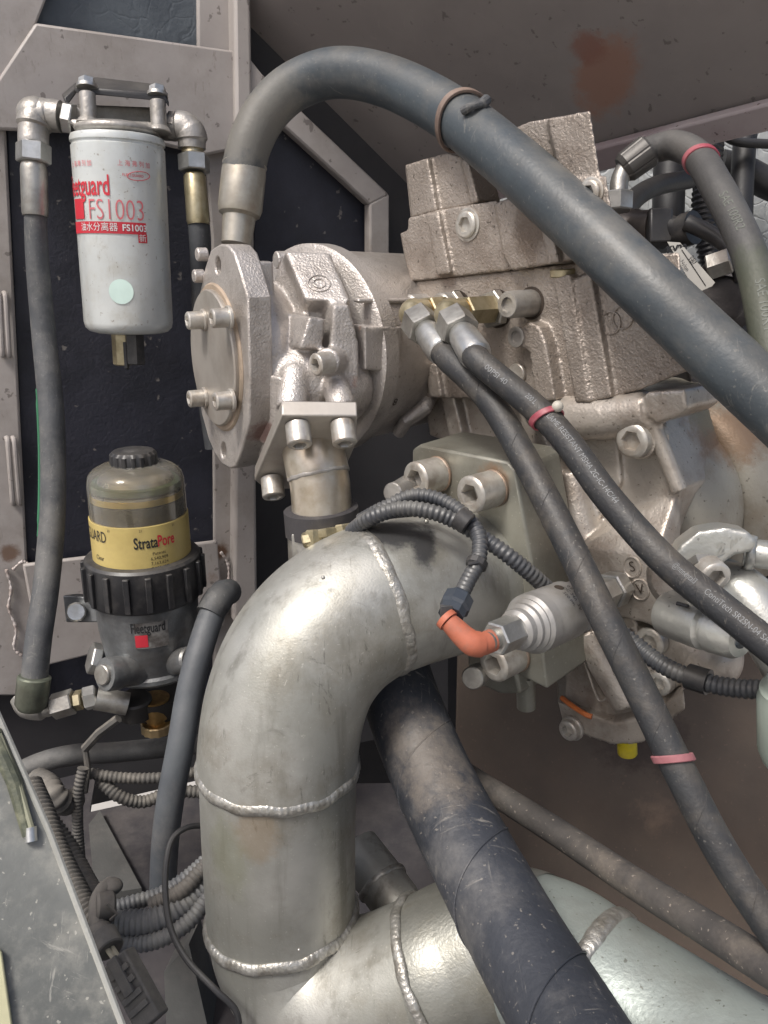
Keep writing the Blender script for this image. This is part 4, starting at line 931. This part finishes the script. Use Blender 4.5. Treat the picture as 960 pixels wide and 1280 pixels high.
for (x, y) in ((549, 592), (618, 610), (645, 817)):
    b0 = AB.at(x, y); obj('washer', B().cyl(b0, b0 + NV * .0035, .0155, seg=30, ch=.0008), mat('rust_washer', (.33, .22, .15), (.25, .2, .16), ns=60, rough=.55, metal=.4, bump=.2), ab)
    obj('cap_screw', capscrew(b0 + NV * .0035, NV, .0150, .026), screwm, ab, angle=30)
obj('pipe_neck', B().lathe(AB.at(584, 724), AB.at(584, 724) + NV * .06, [(0, .0625), (.005, .0622), (.018, .0580), (.030, .0562)], 64), pipem, ab, angle=60)
ring_bead('weld_bead', AB.at(584, 724) + NV * .029, NV, .0562, .0016, beadm, ab, 180, .3, 6.6, 40, width=1.4)
obj('side_plug', B().cyl(P(512, 612, .69), P(490, 616, .66), .011, .0085, ch=.001), castsil, ab)
obj('lug', B().tube([P(535, 603, .69), P(515, 608, .69), P(500, 614, .68)], [.016, .012, .010], 16), castsil, ab)

# ------------------------------------------------------------------ pressure switch with orange boot
ps = thing('pressure_switch', 'silver pressure switch screwed into the main pump, round body and hex ends', 'sensor', V.at(720, 765, .06))
s0 = V.at(776, 733, .014)
SWV = P(618, 799, .53) - s0; SWD = SWV.normalized(); SK = SWV.length / .130
def sn(t_): return s0 + SWD * (t_ * SK)
swm = mat('switch_metal', (.34, .33, .315), (.27, .26, .245), ns=30, rough=.48, metal=.45, bump=.2, bs=250, dust=(.22, .2, .17), dust_amt=.4, dust_scale=30)
obj('lock_nut', B().hexa(sn(.002), sn(.014), .0145, rot=.2), zinc, ps)
obj('hex_shank', B().hexa(sn(.014), sn(.036), .0125, rot=.2), zinc, ps)
obj('hex_shank', B().hexa(sn(.036), sn(.058), .0155, rot=.5), zinc, ps)
bdy = obj('switch_body', B().lathe(sn(.062), sn(.2), [(t_ * SK, r_ * .93) for t_, r_ in [(0, .017), (.001, .0225), (.002, .0230), (.026, .0230), (.0275, .0222), (.029, .0222), (.030, .0232), (.036, .0228), (.038, .0205), (.039, .0205), (.041, .0182), (.0435, .0182), (.0455, .0158), (.049, .0152), (.051, .0125)]], 48), swm, ps, angle=25)
obj('hex_body', B().hexa(sn(.054), sn(.066), .0215, rot=.5), swm, ps)
obj('end_nut', B().hexa(sn(.112), sn(.130), .0118, rot=.1), zinc, ps)
obj('terminal', B().cyl(sn(.13), sn(.136), .007), zinc_d, ps)
tm = on_cyl(sn(.064), sn(.2), lambda h: .0216, CAM)
for i, s_ in enumerate(('0.5 MPa NO', 'DC 24V  2A', '250 bar')):
    text_obj('lettering', s_, .0042, (lambda i: (lambda x, y: tm((.008 + .005 * i, 0))(-x if False else 0, 0) * 0 + tm((.006 + .0055 * i + y * 0, 0))(x - .006, y)))(i), blkink, bdy)
dimple_shade = sn(.075) ; k_ = (CAM + UPV * .9 - dimple_shade); k_ = (k_ - SWD * k_.dot(SWD)).normalized()
obj('dimple_shade', B().cyl(dimple_shade + k_ * .0205, dimple_shade + k_ * .0216, .0035), reliefk, bdy)  # dark disc on the surface paints the shade of a dimple
bt = thing('rubber_boot', 'bent orange rubber boot covering the cable end of the pressure switch', 'boot', sn(.15))
e = sn(.132); 
bp_ = cr([sn(.132), P(602, 805, .524), P(591, 804, .521), P(580, 796, .521), P(569, 785, .522), P(560, 776, .523)], 8)
nb = len(bp_)
obj('boot', B().tube(bp_, [(.0076 if i < 10 else .0086 - .0024 * max(0, (i - 16)) / (nb - 16)) for i in range(nb)], 24), mat('boot_orange', (.42, .125, .07), (.34, .10, .055), ns=50, rough=.6, bump=.1, dust=(.22, .12, .09), dust_amt=.6, dust_scale=60), bt)
obj('boot_lip', B().tube([P(561, 777, .5225), P(556, 772, .524)], .0076, 20), mat('boot_orange'  , (.5, .125, .06)), bt)

# ------------------------------------------------------------------ corrugated conduits over the silver pipe
CG = 'corrugated conduits over the silver pipe'
def conduit(label, pp, r, m=None, pitch=.0040, group=CG, root=None, cat='conduit'):
    o = obj('conduit', conduit_mesh(pp, r, pitch), m or conm, None, angle=80); return tag(o, label, cat, group)
conduit('grey corrugated conduit crossing the silver pipe and running right to the pressure switch', [(440, 664, .62), (462, 648, .60), (500, 636, .59), (540, 640, .585), (576, 655, .585), (606, 674, .58), (640, 698, .575), (680, 732, .585), (705, 760, .61)], .0062)
cb = thing('cable_conduit', 'grey corrugated conduit curling down to the black connector above the orange boot', 'conduit', P(590, 700, .57), CG)
obj('conduit', conduit_mesh([(452, 650, .62), (478, 636, .605), (515, 620, .60), (548, 624, .595), (578, 642, .585), (598, 668, .572), (598, 700, .56), (586, 724, .55), (574, 748, .54)], .0058, .0038), conm, cb, angle=80)
obj('tape_wrap', B().cyl(P(571, 645, .575), P(586, 656, .573), .0085, seg=18, ch=.001), blackp, cb)
obj('tape_wrap', B().cyl(P(598, 700, .56), P(594, 709, .557), .0078, seg=10, ch=.001), blackp, cb)
obj('tape_tail', B().tube([P(598, 703, .552), P(585, 705, .55)], .0014, 6), blackp, cb)
obj('connector', B().lathe(P(575, 745, .54), P(562, 772, .527), [(0, .0088), (.002, .0105), (.010, .0108), (.012, .0092), (.018, .0090)], 8), mat('connector_blue', (.045, .055, .07), rough=.4, bump=.1, dust=(.12, .12, .12), dust_amt=.3, dust_scale=40), cb, angle=20)
obj('connector_clip', B().box(P(558, 764, .525), RGT * .004, FWD * .003, UPV * .004), blackp, cb, bevel=.0005)
obj('lead', B().tube([P(566, 764, .530), P(558, 776, .524)], .0035, 10), blackp, cb)
rc_ = thing('cable_conduit', 'dark corrugated conduit with a tape joint running right below the relief valve', 'conduit', P(850, 840, .58), CG)
obj('conduit', conduit_mesh([(728, 762, .63), (760, 780, .61), (790, 802, .60), (820, 826, .585), (850, 842, .57), (890, 855, .555), (930, 861, .54), (985, 862, .52)], .0068, .0040), conm, rc_, angle=80)
obj('tape_wrap', B().tube([P(860, 845, .566), P(886, 853, .556)], .0092, 14), blackp, rc_)

# ------------------------------------------------------------------ top right: hose, sender, tag, dark pipes
bt_ = Plane(P(860, 300, 1.12), (-.1, -1, 0))
o = obj('insulation_pad', B().prism([bt_.at(x, y) for x, y in [(560, 150), (1300, 60), (1300, 560), (560, 560)]], -bt_.n * .02), foam_g)
tag(o, 'crackled light grey insulation mat behind the dark pipes at the top right', 'insulation', 'foam insulation pads on the wall')
TR = 'pipes in the dark corner at the top right'
h7 = thing('rubber_hose', 'black hose curving over a metal elbow at the top right with a pink band', 'hose', P(870, 190, .60))
tp = path([(806, 190, .66), (822, 185, .66), (845, 182, .65), (872, 196, .63), (895, 232, .60), (925, 290, .57), (945, 345, .55), (960, 420, .53), (975, 500, .52)], 12)
obj('hose', B().tube(tp, [.0108 + .001 * min(1, i / 30) for i in range(len(tp))], 24), mat('rubber_olive', (.055, .053, .052), (.044, .043, .042), ns=10, rough=.6, bump=.3, bs=300, dust=(.11, .10, .09), dust_amt=.5, dust_scale=20, updust=(.13, .125, .115), updust_amt=.4, spots=[(P(955, 390, .53), .06, (.06, .07, .04), .55)]), h7)
obj('ferrule', B().lathe(P(812, 187, .66), P(784, 208, .665), [(0, .0125), (.002, .0138), (.022, .0130), (.026, .0105)], 64, fn=lambda a, tt, r: r * (1 - .04 * (math.sin(a * 8) > .8))), mat('ferrule_dark', (.09, .085, .08), rough=.45, metal=.5, bump=.2), h7, angle=20)
obj('metal_elbow', B().tube(path([(798, 198, .664), (784, 207, .665), (775, 225, .665), (773, 245, .665)], 6), .0075, 16), zinc_d, h7)
obj('hex_nut', B().hexa(P(773, 240, .665), P(772, 264, .667), .0125, rot=.1), zinc, h7)
tx = mat('ink_olive', (.13, .14, .12), rough=.6, bump=0)
for txt, (x0, y0) in (('SAE 100R2', (905, 255)), ('SAE 100R1', (945, 365))):
    text_obj('lettering', txt, .009, on_path(tp, .0118, .1, s_at(tp, x0, y0)), tx, h7, align='LEFT')
band(tp, 874, 203, .0112, red, 'pinkish red tie round the curved hose at the top right', w_=.003)
cn = thing('sensor_connector', 'black cylindrical sender and plug with a wire behind the paper tag', 'connector', P(830, 290, .70))
obj('sender', B().lathe(P(770, 290, .72), P(812, 286, .70), [(0, .018), (.02, .018), (.024, .016), (.034, .016)], 24), mat('sender_dark', (.07, .06, .055), rough=.4, metal=.4), cn)
obj('plug', B().box(P(822, 286, .69), RGT * .010, FWD * .010, UPV * .015), blackp, cn, bevel=.002)
obj('plug_boot', B().tube(path([(836, 284, .69), (852, 288, .68), (868, 284, .67)], 5), [.010] * 5 + [.014] * 6, 16), blackp, cn)
obj('wire', B().tube(path([(858, 278, .66), (880, 288, .655), (905, 304, .645), (922, 330, .635), (930, 350, .63)], 8), .0068, 14), blackp, cn)
TGp = Plane(P(865, 335, .585), (-.2, -.85, .35))
tgo = obj('paper_tag', B().prism([TGp.at(x, y) for x, y in [(834, 302), (850, 303), (894, 353), (890, 358), (872, 366), (868, 362)]], -TGp.n * .0006), mat('tag_paper', (.30, .29, .26), (.25, .24, .22), ns=30, rough=.6, bump=.05), None, bevel=.0002)
tag(tgo, 'grey tag with dark print hanging behind the arching hose at the top right', 'tag')
def tgf(x0, y0, ang):
    return lambda x, y: TGp.at(x0, y0, .0005) + (RGT * math.cos(ang) + Z * math.sin(ang)) * x + (Z * math.cos(ang) - RGT * math.sin(ang)) * y
text_obj('lettering', 'KV20', .0065, tgf(846, 311, .15), blkink, tgo, bold=.0003)
text_obj('lettering', 'Nylon Relay', .0036, tgf(860, 338, -.9), blkink, tgo)
text_obj('lettering', '铭牌', .0050, tgf(867, 328, -.9), blkink, tgo)
obj('tag_line', B().tube([TGp.at(852, 312, .0005), TGp.at(882, 357, .0005)], .0003, 5), blkink, tgo)
dkm = mat('pipe_dark', (.016, .016, .018), (.011, .011, .012), ns=20, rough=.5, bump=.15, updust=(.06, .055, .05), updust_amt=.4)
for lab_, pts, r in (('broad black pipe standing behind the curved top right hose', [(838, 175, 1.02), (836, 240, 1.02), (834, 310, 1.02)], .0200),
                     ('slim black pipe standing right of the corrugated hose at the top right', [(934, 140, 1.0), (928, 220, 1.0), (926, 290, 1.0)], .0140),
                     ('black hose bending low behind the metal elbow fitting at the top right', [(778, 268, .80), (796, 246, .84), (822, 232, .88), (862, 224, .92)], .0105),
                     ('thin black pipe running level along the right edge under the panel lip', [(900, 162, .97), (918, 176, .97), (960, 180, .97), (1010, 180, .97)], .0055),
                     ('black pipe bending behind the right hose beside the edge', [(900, 206, 1.04), (925, 212, 1.04), (965, 232, 1.04), (1010, 250, 1.04)], .0190)):
    o = obj('dark_pipe', B().tube(path(pts, 8), r, 24), dkm); tag(o, lab_, 'pipe', TR)
conduit('black corrugated hose standing among the dark pipes at the top right', [(893, 150, .97), (886, 210, .97), (880, 260, .97), (890, 330, .98), (905, 370, .99)], .0150, mat('conduit_black', (.014, .014, .016), rough=.4, bump=0), .0060, TR)
en = thing('engine_cover', 'dark oily engine cover behind the paper tag on the right', 'cover', P(930, 420, .70))
b = B(); b.prism([P(x, y, .72) for x, y in [(858, 380), (900, 362), (960, 350), (1060, 320), (1060, 640), (930, 560), (862, 480)]], FWD * .1)
b.cyl(P(915, 385, .70), P(900, 375, .64), .02); b.ball(P(910, 360, .70), .03)
obj('cover', b, mat('engine_black', (.045, .04, .04), (.03, .026, .026), ns=12, rough=.5, metal=.3, bump=.4, bs=120, dust=(.10, .085, .07), dust_amt=.4), en, remesh=.003, sm_it=4)
obj('lock_nut', B().hexa(P(885, 335, .64), P(915, 325, .63), .011), zinc_d, en)
bo = obj('bottle', B().lathe(P(985, 845, .50), P(992, 975, .54), [(0, .006), (.001, .012), (.008, .0145), (.010, .017), (.014, .0175), (.018, .0190), (.060, .0210), (.070, .019), (.075, .012)], 40), mat('milky_plastic', (.42, .48, .42), (.36, .42, .37), ns=20, rough=.35, bump=.1, trans=.25, dust=(.3, .3, .25), dust_amt=.3))
tag(bo, 'milky green plastic bottle cut off by the right edge', 'bottle')

# ------------------------------------------------------------------ bottom left: door edge, harness
dr = thing('cover_door', 'scratched pale grey sheet metal door edge in the bottom left corner', 'door', P(60, 1200, .50))
DP = Plane(P(60, 1150, .50), (.35, -.75, .56))
obj('door_sheet', B().prism([DP.at(x, y) for x, y in [(-200, 860), (-4, 888), (62, 1040), (160, 1300), (-200, 1400)]], -DP.n * .004), mat('door_paint', (.165, .17, .16), (.10, .105, .10), ns=10, rough=.5, bump=.25, bs=180, scratch=((.38, .37, .33), .6), dust=(.34, .33, .29), dust_amt=.5, dust_scale=26, speck=(.5, .48, .42), sp_amt=.5, sp_scale=110), dr, bevel=.001)
obj('door_rim', B().tube([DP.at(x, y, .0) for x, y in [(-6, 886), (62, 1040), (160, 1300)]], .0022, 8), mat('rim_pale', (.36, .36, .33), rough=.5, bump=.3), dr)
obj('seal', B().tube([DP.at(x, y, .002) for x, y in [(-10, 915), (18, 978), (36, 1044)]], [.0055, .005, .004], 10), mat('seal_green', (.05, .055, .045), (.12, .13, .08), ns=30, rough=.6, bump=.5, dust=(.35, .33, .25), dust_amt=.5, dust_scale=30), dr)
obj('seal_lip', B().tube([DP.at(x, y, .004) for x, y in [(-2, 918), (24, 985), (40, 1040)]], .0022, 8), mat('lip_pale', (.34, .34, .24), rough=.6), dr)
obj('pin', B().cyl(DP.at(38, 1034, .003), DP.at(39, 1052, .003), .0038), zinc, dr)
obj('door_trim', B().prism([DP.at(x, y, .006) for x, y in [(-60, 1150), (2, 1190), (18, 1300), (-60, 1300)]], -DP.n * .005), mat('trim_yellow', (.52, .50, .32), rough=.5), dr, bevel=.001)
LG = 'dusty conduits of the lower left harness'
o = obj('floor_pipe', B().tube(path([(16, 970, .86), (50, 954, .87), (90, 944, .88), (150, 940, .90), (250, 930, .93), (330, 926, .95)], 8), .0115, 20), mat('pipe_dusty', (.08, .08, .08), (.055, .055, .056), ns=25, rough=.7, bump=.4, dust=(.17, .165, .155), dust_amt=.6, dust_scale=16, updust=(.22, .215, .2), updust_amt=.5)); tag(o, 'dusty grey pipe lying level under the separator', 'pipe')
conduit('slim conduit lying level above the bright floor gap', [(108, 966, .86), (150, 972, .87), (200, 972, .88), (260, 962, .9)], .0062, conm_d, .005, LG)
conduit('conduit sagging below the level pipe towards the bright floor gap', [(125, 975, .87), (150, 996, .87), (180, 1002, .88), (215, 990, .89), (260, 990, .9)], .0072, conm_d, .005, LG)
conduit('thick ribbed hose curling into the corner beside the door edge', [(48, 975, .84), (60, 982, .82), (68, 994, .81), (80, 1004, .82), (92, 1000, .85)], .0125, conm_d, .006, LG)
conduit('thin conduit hanging straight down left of the floor wedge', [(104, 960, .82), (98, 990, .82), (97, 1030, .83), (100, 1075, .84)], .0058, conm_d, .004, LG)
conduit('long ribbed conduit running down beside the door edge', [(36, 982, .74), (52, 1020, .72), (66, 1060, .70), (84, 1100, .68), (104, 1138, .66), (126, 1160, .65)], .0128, conm_d, .0045, LG)
conduit('ribbed conduit behind the one beside the door edge', [(62, 1030, .75), (84, 1062, .74), (104, 1100, .72), (120, 1130, .69)], .0105, conm_d, .0045, LG)
conduit('thickest pale ribbed conduit running right under the silver pipe', [(128, 1160, .67), (150, 1156, .67), (190, 1152, .67), (225, 1136, .68), (262, 1104, .70)], .0118, conm_l, .0046, LG)
conduit('upper slim ribbed conduit of the bundle going right', [(128, 1140, .68), (160, 1130, .69), (200, 1118, .70), (232, 1098, .71), (266, 1068, .73)], .0068, conm_l, .0042, LG)
conduit('middle ribbed conduit of the bundle going right', [(190, 1132, .68), (225, 1115, .68), (248, 1092, .69), (268, 1070, .70)], .0072, conm_d, .0042, LG)
conduit('lowest ribbed conduit of the bundle curving up right', [(132, 1176, .66), (168, 1180, .66), (205, 1172, .66), (240, 1148, .67), (270, 1108, .69)], .0072, conm_l, .0042, LG)
conduit('ribbed conduit dropping under the plug at the bottom left', [(106, 1165, .64), (114, 1200, .63), (126, 1240, .62), (142, 1300, .61)], .0075, conm_d, .0045, LG)
jn = thing('harness_joint', 'dusty taped joint where the ribbed conduits of the lower left meet', 'joint', P(126, 1150, .64))
obj('joint', B().tube(path([(140, 1106, .66), (128, 1116, .65), (122, 1132, .64), (124, 1160, .63), (132, 1176, .62)], 6), [.0075] * 6 + [.0070] * 12 + [.0090] * 7, 14), conm_d, jn)
obj('joint_cap', B().ball(P(138, 1108, .655), .0085, (1.2, 1, .7)), conm_d, jn)
obj('tape_wrap', B().cyl(P(118, 1136, .638), P(142, 1134, .645), .0125, seg=14, ch=.002), conm_d, jn)
obj('tape_tail', B().tube([P(134, 1130, .63), P(146, 1142, .63), P(138, 1150, .63)], .0014, 6), conm_d, jn)
cp = thing('cable_plug', 'dirty black rectangular cable plug with pale wires at the bottom left', 'plug', P(165, 1230, .56))
ax_ = (P(192, 1278, .56) - P(148, 1196, .58)); axn = ax_.normalized(); sd_ = axn.cross(FWD).normalized(); fw_ = sd_.cross(axn)
obj('collar', B().cyl(P(128, 1168, .60), P(138, 1188, .59), .0105, seg=16, ch=.001), conm_d, cp)
for dx in (-3, 4): obj('wire', B().tube(path([(136 + dx, 1184, .59), (141 + dx, 1192, .585), (150 + dx, 1204, .58)], 5), .0019, 8), mat('wire_pale', (.36, .33, .25), rough=.6), cp)
c = (P(192, 1278, .56) + P(148, 1196, .58)) / 2
plg = obj('plug_body', B().box(c, sd_ * .0105, axn * (ax_.length / 2), fw_ * .007), conm_d, cp, bevel=.0015)
for k in (-.6, -.25, .15, .5): obj('plug_rib', B().box(c + axn * ax_.length / 2 * k - fw_ * .0075, sd_ * .0085, axn * .0022, fw_ * .0018), conm_d, cp, bevel=.0006)
obj('latch', B().box(c - axn * .012 - fw_ * .0085, sd_ * .004, axn * .014, fw_ * .0018), conm_d, cp, bevel=.0006)
wr = obj('loose_wire', B().tube(path([(258, 1032, .66), (235, 1034, .65), (216, 1048, .64), (208, 1078, .63), (207, 1120, .62), (214, 1162, .61), (234, 1200, .60), (268, 1236, .59), (294, 1262, .59), (300, 1290, .59)], 10), .0024, 10), dustwire)
tag(wr, 'thin black wire looping over the ribbed conduits beside the silver pipe', 'wire')
tie = thing('cable_tie', 'dark tie tail sticking up from the level dusty pipe at lower left', 'cable tie', P(120, 920, .85))
obj('tail', B().tube([P(148, 898, .84), P(124, 916, .845), P(106, 936, .85)], .0048, 8), conm_d, tie)
obj('band', B().tube([P(106, 932, .85), P(110, 960, .85), P(106, 990, .86)], .0035, 8), conm_d, tie)
wd = obj('floor_wedge', B().prism([fl(112, 1040), fl(126, 1022), fl(178, 1120), fl(120, 1130)], Vector((0, 0, .012))), mat('wedge_paint', (.085, .085, .08), (.06, .06, .058), ns=10, rough=.7, bump=.3, dust=(.13, .12, .11), dust_amt=.5)); tag(wd, 'dull grey steel wedge plate lying on the compartment floor', 'plate')
fb_ = obj('floor_beam', B().prism([P(x, y, .78) for x, y in [(205, 1215), (236, 1180), (270, 1330), (210, 1330)]], FWD * .05), mat('wedge_paint', (.085, .085, .08))); tag(fb_, 'dull dark beam at the bottom behind the loose wire', 'beam')
